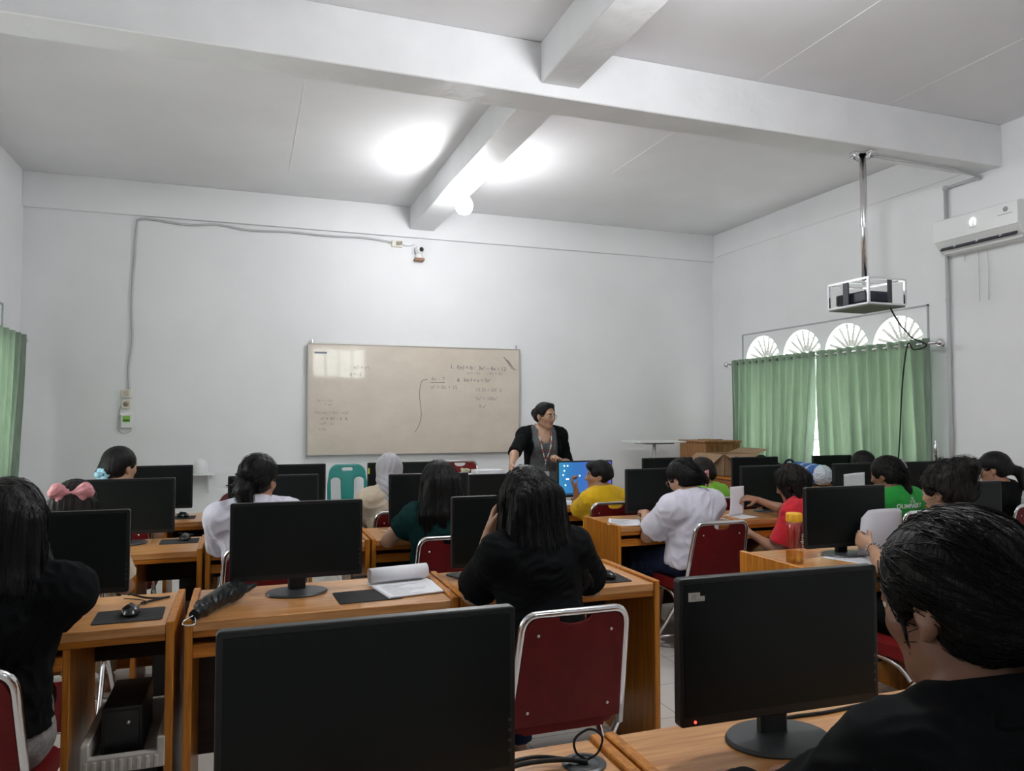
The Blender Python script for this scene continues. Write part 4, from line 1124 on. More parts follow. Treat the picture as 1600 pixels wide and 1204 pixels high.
    def trousers(p, m, e=.008, to=.95, seed=3, name='trousers'):
        s = p.s; ops = [('u', p_el(p.H + p.T[:, 2] * .03, V3(.160, .104, .11) * s + e, p.T), .05)]
        for q, (a, k, n) in p.leg.items():
            ops += [('u', p_rc(a, k, .082 * s + e, .058 * s + e), .05), ('u', p_rc(k, n, .056 * s + e, .046 * s + e, cut=np.linalg.norm(n - k) * to), .03)]
        return p.fab(name, ops, m, .005, seed)
    def skirt(p, m, e=.010, seed=3, drop=.20):
        s = p.s; ops = [('u', p_el(p.H + p.T[:, 2] * .03, V3(.160, .104, .11) * s + e, p.T), .05)]
        (a, k, n), (a2, k2, n2) = p.leg[1], p.leg[-1]
        for t in (0, .5, 1): ops.append(('u', p_rc(a + (a2 - a) * t, k + (k2 - k) * t, .085 * s + e, .07 * s + e), .06))
        for q in (p.leg[1], p.leg[-1]): ops.append(('u', p_rc(q[1], q[1] + V3(0, 0, -drop) , .075, .09, cut=drop * .9), .06))
        ops.append(('u', p_rc((k + k2) / 2, (k + k2) / 2 - V3(0, 0, drop), .075, .09, cut=drop * .9), .06))
        return p.fab('skirt', ops, m, .006, seed)
    # ---- hair
    def cap(p, e=.011, low=-.07, fore=0.0):
        w = p.hw; s = p.s; R = p.R
        o = [('u', p_el(w(0, -.018, .032), V3(.076 + e, .094 + e, .084 + e) * s, R), 0), ('u', p_el(w(0, -.055, -.02), V3(.066 + e, .056 + e, .06) * s, R), .03)]
        o.append(('s', p_el(w(0, .105, -.045 + fore), V3(.078, .085 + fore * .4, .108) * s, R), .012))
        for q in (1, -1): o.append(('s', p_el(w(q * .095, .012, -.045), V3(.04, .045, .052) * s, R), .01))
        o.append(('c', p_half(w(0, -.05, low), -(R @ V3(0, .5, 1))), .015))
        return o
    def hair(p, ops, m=HAIR, amp=.003, seed=5, name='hair', h=None):
        V, F = sdf_mesh(ops, h or min(p.h, .006)); V = relax(V, F, 1, .4)
        N = normals(V, F)
        if amp:
            r = np.random.default_rng(seed); out = np.zeros(len(V)); q = V - p.hc
            for i in range(6):
                a = r.uniform(0, 2 * PI); k = V3(math.cos(a), math.sin(a), r.uniform(-.12, .12)) * 2 * PI / r.uniform(.012, .04)
                out += np.sin(q @ k + r.uniform(0, 6))
            V = V + N * (amp * out / 4)[:, None]
        p.hairVF = (V, F)
        return np_mesh(name, V - p.o, F, [m], p.root)
    def strands(p, n, target=None, seed=2, r=.0011, step=.018, ns=14, lift=.004, wild=.25, zmin=None, m=STR, parent=None, start=None):
        """thin locks combed down (or towards a point) over the hair surface"""
        V, F = p.hairVF; rg = np.random.default_rng(seed)
        bv = BVHTree.FromPolygons([Vector(v) for v in V], F.tolist())
        cand = V if start is None else V[start(V)]
        VV, FF = [], []
        for i in range(n):
            x = Vector(cand[rg.integers(len(cand))]); pts = []; off = lift * rg.uniform(.1, 1.0) ; jit = Vector(rg.normal(size=3)) * wild
            for k in range(ns):
                hit = bv.find_nearest(x)
                if hit[0] is None: break
                c, nn = hit[0], hit[1]
                pts.append(c + nn * off * (1 if k < ns - 3 else 1.6))
                d = Vector((0, 0, -1)) if target is None else (Vector(target) - c)
                if d.length < .03: break
                d = d.normalized() + jit * .5 + Vector(rg.normal(size=3)) * .08
                d = d - nn * d.dot(nn)
                if d.length < .15: break
                x = c + d.normalized() * step
            if len(pts) < 4: continue
            b0 = len(VV); m_ = len(pts)
            for k, q in enumerate(pts):
                dd = (pts[min(k + 1, m_ - 1)] - pts[max(k - 1, 0)]).normalized()
                u = dd.orthogonal().normalized(); v = dd.cross(u); rr = r * (1 - .75 * k / (m_ - 1))
                for t in range(3): VV.append(q + (u * math.cos(2.094 * t) + v * math.sin(2.094 * t)) * rr)
            for k in range(m_ - 1):
                for t in range(3): FF.append((b0 + k * 3 + t, b0 + k * 3 + (t + 1) % 3, b0 + k * 3 + 3 + (t + 1) % 3, b0 + k * 3 + 3 + t))
        o = np_mesh('hair_strands', np.array([tuple(v) for v in VV]) - p.o, np.array(FF), [m], parent or p.root)
        o['kind'] = 'stuff'
        return o
def _frame(d):
    z = unit(d); a = V3(1, 0, 0) if abs(z[0]) < .9 else V3(0, 1, 0); x = unit(np.cross(a, z)); return np.stack([x, np.cross(z, x), z], 1)
def U(a, b, r1, r2, k=.03): return ('u', p_rc(a, b, r1, r2), k)

# ---- the nearest student (seen from behind at the right edge)
def nearest_student():
    p = Person('student in black collared shirt seated nearest the camera at right', (.915, .77, 1.195), (.87, .71, .53), yaw=.0, hyaw=.12, hpitch=.22, hroll=.02, sh=.168, h=.005, sk=SK3)  # darker skin tone stands in for the weak light on this student's back
    p.arm(-1, (.80, 1.08, .812), (.55, .8, .84), (.3, 1, -.05), (0, 0, -1), .35); p.arm(1, (.98, 1.06, .812), (1.25, .8, .84), (-.3, 1, -.05), (0, 0, -1), .3)
    p.legs(); p.build_body()
    p.shirt(CL['black'], 'long', e=.018, seed=11, amp=.007, collar=CL['black'], bust=.7, cr=.078, neckr=.07); p.trousers(CL['black'])
    w = p.hw
    ops = p.cap(.013, low=-.085) + [U(w(0, -.10, -.01), w(.02, -.135, -.05), .045, .03, .03), U(w(.02, -.135, -.05), w(.035, -.15, -.26), .032, .016, .02),
           U(w(-.072, .030, .03), w(-.081, .022, -.05), .008, .003, .015), U(w(.070, .035, .03), w(.079, .020, -.05), .012, .005, .02)]
    p.hair(ops, HAIR, .0016, 4, h=.005); p.strands(420, target=p.hw(.02, -.135, -.04), seed=3, r=.0010, wild=.25, lift=.005, start=lambda V: (V - p.hc) @ p.R[:, 1] > -.07)
    bm = B(); c = Vector(w(.022, -.137, -.055)); u = Vector(p.R[:, 0]); v = Vector(p.R[:, 1]) * .8 + Vector(p.R[:, 2]) * .3
    add_tube(bm, [c - Vector(p.o) + (u * math.cos(t) + v * math.sin(t)) * .034 for t in np.linspace(0, 2 * PI, 18, endpoint=False)], .007, 8, closed=True); obj('hair_tie', bm, MT['white'], p.root)
nearest_student()

# ---- girl in black in the second row, hand at her cheek
def cheek_girl():
    p = Person('girl in black with long loose hair leaning her cheek on her hand', (.99, 2.63, 1.13), (1.03, 2.53, .53), yaw=.05, hyaw=.10, hpitch=.30, hroll=-.05, sh=.150, h=.006, sk=SK2)
    p.arm(-1, (.885, 2.74, 1.015), (.80, 3.3, .5), (.25, -.1, 1), (.9, -.5, 0), .35, l1=.29, l2=.255)
    p.arm(1, (1.22, 2.92, .812), (1.5, 2.5, .6), (-.7, .8, -.05), (0, 0, -1), .3); p.legs(); p.build_body()
    p.shirt(CL['black'], 'short', e=.02, seed=21, amp=.006); p.trousers(CL['navy'])
    w = p.hw; ops = p.cap(.018, low=-.10)
    for a in np.linspace(-.075, .085, 7):
        b = w(a * .9, -.085, 0); m = p.hc + V3(a * 1.15 + .005, -.125 + abs(a) * .3, -.15); e = p.hc + V3(a * 1.35 + .045, -.135 + abs(a) * .35, -.36 + .03 * math.sin(a * 60))
        ops += [U(b, m, .04, .036, .03), U(m, e, .036, .014, .025)]
    ops += [U(w(.06, .03, .02), p.hc + V3(.10, .0, -.12), .03, .034), U(p.hc + V3(.10, .0, -.12), p.hc + V3(.155, -.06, -.30), .034, .022), U(w(-.06, .04, .03), p.hc + V3(-.085, .02, -.12), .026, .02)]
    for k in range(4): ops.append(U(p.hc + V3(.10 + .02 * k, -.10, -.20), p.hc + V3(.15 + .025 * k, -.10, -.33 + .01 * k), .026, .008, .02))
    p.hair(ops, HAIR, .003, 6); p.strands(420, seed=8, wild=.18, lift=.007, ns=22, r=.0012)
cheek_girl()

# ---- girl at the left edge
def left_girl():
    p = Person('girl at left edge with long dark hair, black long sleeves and grey trousers', (-.625, 2.46, 1.145), (-.695, 2.51, .535), legyaw=.14, yaw=.0, hyaw=.0, hpitch=.2, sh=.17, h=.006)
    p.arm(1, (-.62, 2.86, .80), (-.2, 2.60, .45), (-.9, .3, 0), (0, 0, -1), .35); p.arm(-1, (-.80, 2.88, .812), (-1.1, 2.6, .84), (.5, 1, 0), (0, 0, -1), .35)
    p.legs(knee=.38, kz=.52); p.build_body(); p.shirt(CL['black'], 'long', e=.020, seed=31, amp=.007, hem=.03); p.trousers(CL['grey'], e=.014)
    w = p.hw; ops = p.cap(.017, low=-.10)
    for a in np.linspace(-.085, .08, 7):
        b = w(a * .9, -.075, 0); m = p.hc + V3(a * 1.05, -.108 + abs(a) * .3, -.16); e = p.hc + V3(a * 1.15, -.115 + abs(a) * .3, -.33 + .02 * math.sin(a * 90))
        ops += [U(b, m, .036, .032), U(m, e, .032, .010)]
    ops += [U(w(.062, .03, .02), p.hc + V3(.082, .0, -.11), .026, .026), U(p.hc + V3(.082, .0, -.11), p.hc + V3(.092, -.05, -.27), .026, .010), U(w(-.062, .03, .02), p.hc + V3(-.10, .0, -.2), .028, .02)]
    p.hair(ops, HAIR, .003, 7); p.strands(420, seed=9, wild=.18, lift=.006, ns=22, r=.0012)
left_girl()

# ---- third row
def bow_girl():
    p = Person('long haired student wearing a pink bow at the back of the head', (-.745, 4.0, 1.03), (-.76, 4.08, .53), hpitch=.15, sh=.15, s=.95)
    p.restarm(1); p.restarm(-1); p.legs(); p.build_body(); p.shirt(CL['cream'], 'short', seed=2); p.trousers(CL['gold'])
    w = p.hw; ops = p.cap(.018, low=-.09)
    for a in np.linspace(-.075, .075, 6):
        b = w(a, -.08, 0); m = p.hc + V3(a * 1.15, -.115, -.15); e = p.hc + V3(a * 1.2, -.13, -.33); ops += [U(b, m, .038, .032), U(m, e, .032, .015)]
    p.hair(ops, HAIRB, .0025, 2); p.strands(160, seed=1, wild=.15, ns=16)
    bow = mat('pink_bow_cloth', (.60, .25, .27), .7, bump=.3, bscale=200)
    c = w(.0, -.118, .062)
    ops = []
    for q in (1, -1):
        d = p.R[:, 0] * q
        ops += [U(c + d * .012, c + d * .055 + V3(0, 0, .012), .012, .030, .012), U(c + d * .055 + V3(0, 0, .008), c + d * .072 - V3(0, 0, .004), .028, .022, .01), U(c + d * .02, c + d * .05 - V3(0, 0, .035), .010, .014, .008)]
    V, F = sdf_mesh(ops, .004); V = folds(V, normals(V, F), .005, 3, .5); np_mesh('hair_bow', V - p.o, F, [bow], p.root)
bow_girl()
def ponytail_girl():
    p = Person('student in white collared shirt with untidy low ponytail', (.068, 4.02, 1.13), (.06, 4.10, .53), yaw=.1, hyaw=-.55, hpitch=.15, sh=.168)
    p.arm(-1, (-.02, 4.40, .81), (-.35, 3.95, .6), (.7, .7, 0), (0, 0, -1), .3, l1=.27); p.arm(1, (.22, 4.42, .812), (.5, 4.0, .84), (-.5, 1, 0), (0, 0, -1), .3); p.legs(); p.build_body()
    p.shirt(CL['white'], 'three', e=.020, seed=41, amp=.008, collar=CL['white']); p.trousers(CL['navy'])
    bm = B(); ax = p.N
    w = p.hw; ops = p.cap(.014, low=-.08)
    bk = V3(0, 0, 0)
    t0 = w(0, -.105, -.02); 
    ops += [U(w(0, -.08, -.01), t0, .05, .035), U(t0, t0 + V3(-.02, -.03, -.04), .036, .04), U(t0 + V3(-.02, -.03, -.04), t0 + V3(-.005, -.035, -.12), .040, .026), U(t0 + V3(-.005, -.03, -.10), t0 + V3(.01, -.03, -.185), .026, .008)]
    for k, (dx, dz) in enumerate(((-.085, .03), (-.10, -.012), (-.075, -.06), (-.06, .05))): ops.append(U(t0 + V3(-.02, -.03, -.01), t0 + V3(dx, -.03, dz), .018, .004, .015))
    p.hair(ops, HAIR, .003, 9); p.strands(220, target=tuple(t0), seed=4, wild=.5, lift=.008)
ponytail_girl()
def green_tee_girl():
    p = Person('girl in dark green shirt with long straight black hair', (1.0, 4.02, 1.075), (1.02, 4.11, .53), yaw=.12, hyaw=.1, hpitch=.28, sy=-.35, sh=.145, sk=SK2)
    p.arm(-1, (.862, 4.33, .845), (.35, 4.15, .35), (.35, .35, .45), (.5, .2, -.5), .5, l1=.235, l2=.215); p.arm(1, (1.12, 4.45, .812), (1.5, 4.2, .84), (-.6, 1, 0), (0, 0, -1), .3); p.legs(); p.build_body()
    p.shirt(CL['green'], 'short', e=.018, seed=51, amp=.007, slv=.52); p.trousers(CL['black'])
    w = p.hw; ops = p.cap(.018, low=-.1)
    for a in np.linspace(-.08, .08, 7):
        b = w(a * .9, -.08, 0); m = p.hc + V3(a * 1.2, -.115 + abs(a) * .3, -.15); e = p.hc + V3(a * 1.3 + .02, -.13 + abs(a) * .3, -.29 - .04 * math.cos(a * 30)); ops += [U(b, m, .04, .036), U(m, e, .034, .014)]
    ops += [U(w(-.06, .04, .02), p.hc + V3(-.09, .01, -.14), .028, .03), U(p.hc + V3(-.09, .01, -.14), p.hc + V3(-.10, -.06, -.27), .028, .014), U(w(.06, .04, .02), p.hc + V3(.09, .01, -.16), .028, .026), U(p.hc + V3(.09, .01, -.14), p.hc + V3(.13, -.04, -.28), .028, .012)]
    p.hair(ops, HAIR, .002, 12); p.strands(260, seed=6, wild=.12, ns=20)
green_tee_girl()
def glasses_girl():
    p = Person('girl in white shirt, glasses and navy skirt reading at her desk', (2.615, 4.13, 1.055), (2.67, 4.10, .53), yaw=.18, hyaw=.30, hpitch=.42, hroll=-.06, sh=.17, sk=SK2)
    p.arm(-1, (2.50, 4.40, .815), (2.3, 4.05, .5), (.35, 1, -.05), (0, 0, -1), .3, l1=.28); p.arm(1, (2.66, 4.40, .815), (3.1, 4.1, .55), (-.4, 1, -.05), (0, 0, -1), .3, l1=.28); p.legs(); p.build_body()
    p.shirt(CL['white'], 'short', e=.028, seed=61, amp=.010, collar=CL['white'], hem=-.02); p.skirt(CL['navy'])
    w = p.hw; ops = p.cap(.013, low=-.075)
    t0 = w(.035, -.105, -.035); ops += [U(w(0, -.08, -.01), t0, .05, .04), U(t0, t0 + V3(.03, -.01, -.02), .04, .03)]
    p.hair(ops, HAIR, .0018, 13); p.strands(180, target=tuple(t0), seed=5, wild=.15)
    clip = mat('pink_claw_clip', (.50, .18, .20), .35); ops = []
    for k in range(5): ops.append(U(t0 + V3(.025, -.03, .03 - .018 * k), t0 + V3(.05, .01, .035 - .018 * k), .007, .006, .004))
    ops.append(U(t0 + V3(.045, -.02, .04), t0 + V3(.045, -.02, -.05), .009, .009, .004)); V, F = sdf_mesh(ops, .004); np_mesh('claw_clip', V - p.o, F, [clip], p.root)
    bm = B(); add_lathe(bm, [(0, -.006), (.006, 0), (0, .006)], 8, c=Vector(w(.03, -.10, .012) - p.o)); obj('hair_pin', bm, MT['white'], p.root)
    glasses(p)
def glasses(p, r=.021, name='glasses', m=None):
    bm = B(); W = lambda *a: Vector(p.hw(*a) - p.o)
    for q in (1, -1):
        add_tube(bm, [W(q * .031 + r * math.cos(t), .098 - .004 * abs(math.cos(t)), .001 + r * .85 * math.sin(t)) for t in np.linspace(0, 2 * PI, 20, endpoint=False)], .0013, 6, closed=True)
        add_tube(bm, [W(q * .052, .096, .006), W(q * .072, .075, .007), W(q * .078, .0, .006), W(q * .08, -.02, -.01)], .0013, 6)
    add_tube(bm, [W(-.010, .099, .006), W(0, .102, .008), W(.010, .099, .006)], .0013, 6)
    g = obj(name, bm, m or mat('thin_metal_frame', (.35, .28, .22), .3, metal=.8), p.root)
    for q in (1, -1):
        bm = B(); vs = [bm.verts.new(W(q * .031 + r * .97 * math.cos(t), .098 - .004 * abs(math.cos(t)), .001 + r * .82 * math.sin(t))) for t in np.linspace(0, 2 * PI, 20, endpoint=False)]
        f = bm.faces.new(vs); bmesh.ops.solidify(bm, geom=[f], thickness=.0012); obj('lens', bm, MT['glass'], g)
glasses_girl()
def red_girl():
    p = Person('girl in red shirt holding up a paper sheet', (3.36, 4.02, 1.01), (3.54, 4.10, .53), yaw=.55, hyaw=.55, hpitch=.40, sh=.155, s=.96, legyaw=.35)
    p.arm(1, (3.425, 4.44, .86), (3.8, 4.4, .6), (-.85, .25, .15), (.4, .2, -.6), [.35, .4, .45, .5], tc=.7, l1=.28, l2=.25)
    p.arm(-1, (3.13, 4.14, .685), (3.3, 3.8, .4), (-.55, .35, .35), (.3, .5, -.5), .35, l1=.27, spread=1.6); p.legs(knee=.38); p.build_body()
    p.shirt(CL['red'], 'short', e=.026, seed=71, amp=.009, hem=-.05); p.trousers(CL['khaki'], e=.012)
    w = p.hw; ops = p.cap(.016, low=-.085)
    for a in np.linspace(-.08, .08, 6):
        b = w(a, -.07, .0); e = p.hc + p.R[:, 0] * a * 1.15 - p.R[:, 1] * .095 + V3(0, 0, -.15 - .03 * math.cos(a * 40)); ops += [U(b, e, .038, .010)]
    ops += [U(w(.065, .02, .02), w(.085, .0, -.12), .028, .010), U(w(-.065, .02, .02), w(-.085, .01, -.12), .028, .010), U(w(0, -.08, .06), w(0, -.115, .01), .03, .035)]
    p.hair(ops, HAIRB, .004, 15); p.strands(260, seed=14, wild=.5, lift=.012)
    bm = B(); add_tube(bm, [Vector(w(.05 * math.cos(t), -.045, .118 + .006 * math.sin(t)) - p.o) for t in np.linspace(0, PI, 8)], .006, 6); obj('hair_band', bm, mat('dark_red_band', (.16, .03, .03), .4), p.root)
red_girl()
def slogan_student():
    p = Person('student in bright green slogan shirt with short ponytail', (4.17, 4.02, 1.045), (4.26, 4.08, .53), yaw=.05, hyaw=.35, hpitch=.20, sh=.162, sk=SK3)
    p.restarm(1); p.arm(-1, (4.19, 4.33, .79), (3.9, 4.0, .7), (.1, .5, .7), (.6, .4, 0), .4, tc=.7); p.legs(); p.build_body()
    o = p.shirt(CL['kelly'], 'short', e=.024, seed=81, amp=.004); p.collar(CL['kelly']); p.trousers(CL['navy'])
    w = p.hw; ops = p.cap(.018, low=-.07); t0 = w(.01, -.11, -.02)
    ops += [U(w(0, -.08, 0), t0, .055, .04), U(t0, t0 + V3(.02, -.02, -.10), .038, .018), U(t0 + V3(.02, -.02, -.1), t0 + V3(.025, -.02, -.16), .018, .005)]
    p.hair(ops, HAIR, .003, 17); p.strands(160, target=tuple(t0), seed=15, wild=.3)
    bm = B(); add_tube(bm, [Vector(p.hc + p.R @ V3(.045, -.10 - .018 * math.sin(PI * t), .09 - .14 * t) * 1.06 - p.o) for t in np.linspace(0, 1, 8)], .008, 8); obj('hair_slide', bm, mat('grey_slide', (.25, .24, .26), .4), p.root)
    me = o.data; bv = BVHTree.FromPolygons([v.co.copy() for v in me.vertices], [tuple(q.vertices) for q in me.polygons])
    def onback(c):
        h = bv.ray_cast(Vector((c.x, -1.0, c.z)), Vector((0, 1, 0)))
        y = h[0].y if h[0] is not None else -.1
        return Vector((c.x, y - .0035 + .3 * (c.y), c.z))
    zt = p.N[2] - .085
    pr = mat('shirt_print', (.72, .74, .70), .7)
    text_mesh('slogan_print', 'OLIMPIADE S', .040, pr, p.root, Matrix.Translation((-.035, 0, zt)) @ Matrix.Rotation(PI / 2, 4, 'X'), .0006, deform=onback, bold=.0008)
    bm = B()
    for x, z in ((-.02, .062), (-.037, .042), (-.003, .042)):
        vs = []
        for t in np.linspace(0, 2 * PI, 13):
            vs.append(onback(Vector((x + .008 * math.cos(t), 0, zt + z + .008 * math.sin(t)))) - Vector((0, .001, 0)))
        add_tube(bm, vs, .0018, 5)
    obj('emblem_print', bm, pr, p.root)
slogan_student()
def right_edge_girl():
    p = Person('bespectacled girl in black at the right edge with pink hair tie', (5.19, 4.02, 1.065), (5.27, 4.10, .53), yaw=.35, hyaw=.55, hpitch=.15, sh=.16, legyaw=0.0)
    p.restarm(-1); p.arm(1, (5.32, 4.42, .92), (5.6, 4.1, .6), (0, .3, 1), (-1, 0, 0), .4); p.legs(); p.build_body(); p.shirt(CL['black'], 'short', e=.02, seed=91); p.trousers(CL['black'])
    w = p.hw; ops = p.cap(.013, low=-.075); t0 = w(.0, -.115, -.02)
    ops += [U(w(0, -.08, 0), t0, .05, .03), U(t0, t0 + V3(.035, -.025, -.01), .022, .030), U(t0 + V3(.035, -.025, -.01), t0 + V3(.055, -.035, -.14), .030, .012)]
    p.hair(ops, HAIR, .0015, 18)
    bm = B(); d = unit(V3(.035, -.025, -.01)); fr = _frame(d); add_tube(bm, [Vector(t0 + d * .008 + fr @ V3(.028 * math.cos(t), .028 * math.sin(t), 0) - p.o) for t in np.linspace(0, 2 * PI, 14, endpoint=False)], .007, 6, closed=True); obj('hair_tie', bm, mat('pink_tie', (.62, .25, .25), .6), p.root)
    glasses(p)
right_edge_girl()
def bun_girl():
    p = Person('student with curly top bun behind the nearest head', (3.045, 2.60, 1.105), (2.93, 2.64, .53), yaw=.15, hyaw=.25, hpitch=.2, sh=.16, sk=SK2)
    p.arm(-1, (2.87, 2.86, .815), (2.55, 2.6, .6), (-.15, .8, .35), (.8, .4, 0), [.75, .8, .85, .9], tc=.9); p.arm(1, (3.12, 2.95, .815), (3.5, 2.6, .84), (-.3, 1, 0), (0, 0, -1), .3); p.legs(); p.build_body()
    p.shirt(CL['black'], 'short', e=.02, seed=101); p.trousers(CL['black'])
    w = p.hw; ops = p.cap(.020, low=-.075) + [('u', p_el(w(.02, -.105, .085), (.052, .05, .046)), .02), U(w(.02, -.10, .06), w(.04, -.13, .10), .04, .03)]
    rg = np.random.default_rng(3)
    for k in range(26):
        d = unit(rg.normal(size=3) + V3(0, -.3, .5)); c = w(0, -.02, .03) + p.R @ (d * V3(.088, .105, .098)); ops.append(U(c, c + rg.normal(size=3) * .02, .014, .008, .012))
    for k in range(12):
        d = unit(rg.normal(size=3)); c = w(.02, -.105, .09) + d * V3(.05, .05, .045); ops.append(U(c, c + rg.normal(size=3) * .018, .012, .006, .01))
    p.hair(ops, HAIRB, .004, 19); p.strands(260, target=tuple(w(.02, -.105, .09)), seed=25, wild=.9, lift=.012)
    bm = B(); a, el, wr2 = p.arms[-1]; d = unit(wr2 - el); fr = _frame(d); c = wr2 - d * .025
    for k in range(11):
        t = 2 * PI * k / 11; add_lathe(bm, [(0, -.007), (.007, -.003), (.007, .003), (0, .007)], 8, c=Vector(c + fr @ V3(.031 * math.cos(t), .031 * math.sin(t), 0) - p.o))
    obj('bead_bracelet', bm, mat('silver_beads', (.45, .45, .46), .25, metal=.8), p.root)
bun_girl()

# ---- front row
def flower_girl():
    p = Person('student with smooth dark hair and pale blue flower clip', (-.725, 5.18, 1.14), (-.72, 5.22, .53), yaw=-.2, hyaw=-.75, hpitch=.08, sh=.155, sk=SK2, legyaw=.1)
    p.restarm(1); p.restarm(-1); p.legs(); p.build_body(); p.shirt(CL['black'], 'short', seed=111, neckr=.07); p.trousers(CL['black'])
    w = p.hw; ops = p.cap(.012, low=-.075); t0 = w(-.02, -.105, -.045); ops += [U(w(0, -.08, -.01), t0, .05, .042)]
    p.hair(ops, HAIR, .0012, 21)
    fl = mat('pale_blue_flower', (.30, .55, .66), .5); bm = B(); c = p.hc + V3(-.085, -.105, -.04)
    for k in range(6):
        a = 2 * PI * k / 6; add_lathe(bm, [(0, -.007), (.014, -.005), (.019, .0), (.014, .005), (0, .004)], 12, mtx=Matrix.Translation(Vector(c + V3(.026 * math.cos(a), -.004 * (k % 2), .026 * math.sin(a)) - p.o)) @ Matrix.Rotation(PI / 2 - .25 * math.sin(a), 4, 'X') @ Matrix.Rotation(.25 * math.cos(a), 4, 'Y'))
    add_lathe(bm, [(0, -.012), (.009, 0), (0, .012)], 10, c=Vector(c - V3(0, .012, 0) - p.o)); obj('flower_clip', bm, fl, p.root)
    bm = B()
    for k in range(16):
        a = PI + PI * k / 15; q = p.N + V3(.065 * math.cos(a), .065 * math.sin(a), .01) - p.o; add_lathe(bm, [(0, -.004), (.004, 0), (0, .004)], 6, c=Vector(q))
    obj('bead_necklace', bm, MT['cream'], p.root)
flower_girl()
def maroon_student():
    p = Person('student in maroon almost hidden behind the ponytail girl', (.055, 5.2, 1.055), (.055, 5.20, .53), yaw=.3, hpitch=.25, sh=.15, s=.95, legyaw=-.1)
    p.restarm(1); p.arm(-1, (-.02, 5.55, .812), (-.35, 5.3, .84), (.4, 1, 0), (0, 0, -1), .3); p.legs(); p.build_body(); p.shirt(CL['maroon'], 'three', e=.02, seed=121); p.trousers(CL['black'])
    p.hair(p.cap(.015), HAIR, .002, 22)
maroon_student()
def hijab_student():
    p = Person('student in grey headscarf and cream blouse', (.943, 5.2, 1.065), (.985, 5.23, .53), yaw=.1, hyaw=-.15, hpitch=.2, sh=.155, sk=SK2)
    p.arm(-1, (.86, 5.54, .80), (.6, 5.1, .5), (.5, .8, 0), (0, 0, -1), .35); p.arm(1, (1.1, 5.55, .812), (1.4, 5.2, .84), (-.4, 1, 0), (0, 0, -1), .3); p.legs(); p.build_body()
    p.shirt(CL['cream'], 'three', e=.024, seed=131, amp=.008); p.trousers(CL['black'])
    w = p.hw
    ops = [('u', p_el(w(0, -.015, .025), (.092, .108, .106), p.R), 0), ('u', p_el(w(0, .0, -.05), (.084, .088, .10), p.R), .03), U(w(0, -.03, -.07), p.N - V3(0, .0, .0), .075, .088, .04), U(p.N - V3(0, .03, -.02), p.N + V3(.01, -.085, -.13), .075, .035, .04), U(p.N + V3(.03, -.05, .0), p.N + V3(.07, -.085, -.16), .05, .02, .03), U(p.N + V3(.03, .06, .0), p.N + V3(.03, .12, -.12), .06, .06, .04),
           ('s', p_el(w(0, .12, -.03), (.058, .075, .078), p.R), .012)]
    V, F = sdf_mesh(ops, .006); V = relax(V, F, 1, .4); N = normals(V, F); q = V - p.hc
    r1 = np.sin(q[:, 2] * 70 + 90 * q[:, 0] + 1.5 * np.sin(q[:, 0] * 40)); r2 = np.sin(q[:, 0] * 85 - 22 * q[:, 2] + 1.2)
    V = V + N * (.0085 * (np.abs(r1) - .5) * np.clip((.0 - q[:, 2]) / .09, 0, 1) + .004 * (np.abs(r2) - .5) * np.clip((q[:, 2] + .12) / .08, 0, 1))[:, None]
    np_mesh('headscarf', V - p.o, F, [CL['hijab']], p.root)
hijab_student()
def yellow_boy():
    p = Person('boy in yellow shirt turned sideways with a raised hand', (2.56, 5.22, .995), (2.60, 5.20, .53), yaw=.25, hyaw=1.15, hpitch=.02, sh=.145, s=.95, sk=SK1, h=.0055, legyaw=.1)
    p.arm(-1, (2.41, 5.30, .885), (2.36, 5.9, .6), (-.35, .0, .65), (.8, -.3, .3), [.55, .7, .8, .85], tc=.8, l1=.25, l2=.21); p.restarm(1); p.legs(); p.build_body()
    p.shirt(CL['yellow'], 'short', e=.022, seed=141, amp=.007, neckr=.062); p.trousers(CL['yellow'])
    w = p.hw; ops = p.cap(.012, low=-.055); 
    ops += [('u', p_el(w(0, .045, .088), (.055, .045, .026), p.R), .02), U(w(-.05, .07, .072), w(.05, .075, .075), .018, .018, .02)]
    p.hair(ops, HAIR, .002, 23, h=.005)
yellow_boy()
def lime_boy():
    p = Person('boy in lime green shirt with short thick hair seen from behind', (3.475, 5.2, .985), (3.55, 5.22, .53), yaw=.1, hyaw=-.1, hpitch=.2, sh=.145, s=.97)
    p.restarm(1); p.restarm(-1); p.legs(); p.build_body(); p.shirt(CL['lime'], 'short', e=.022, seed=151); p.trousers(CL['black'])
    w = p.hw; p.hair(p.cap(.024, low=-.06), HAIRB, .003, 24); p.strands(140, seed=33, wild=.7, lift=.008, ns=6)
lime_boy()
def gap_boy():
    p = Person('dark haired student in front row before the right green curtain', (5.13, 5.2, 1.015), (5.14, 5.22, .53), yaw=.1, hyaw=-.2, hpitch=.2, sh=.15, legyaw=-.08)
    p.restarm(-1); p.restarm(1); p.legs(); p.build_body(); p.shirt(CL['white'], 'short', e=.02, seed=161, collar=CL['white']); p.trousers(CL['navy'])
    p.hair(p.cap(.018, low=-.065), HAIR, .002, 26)
gap_boy()

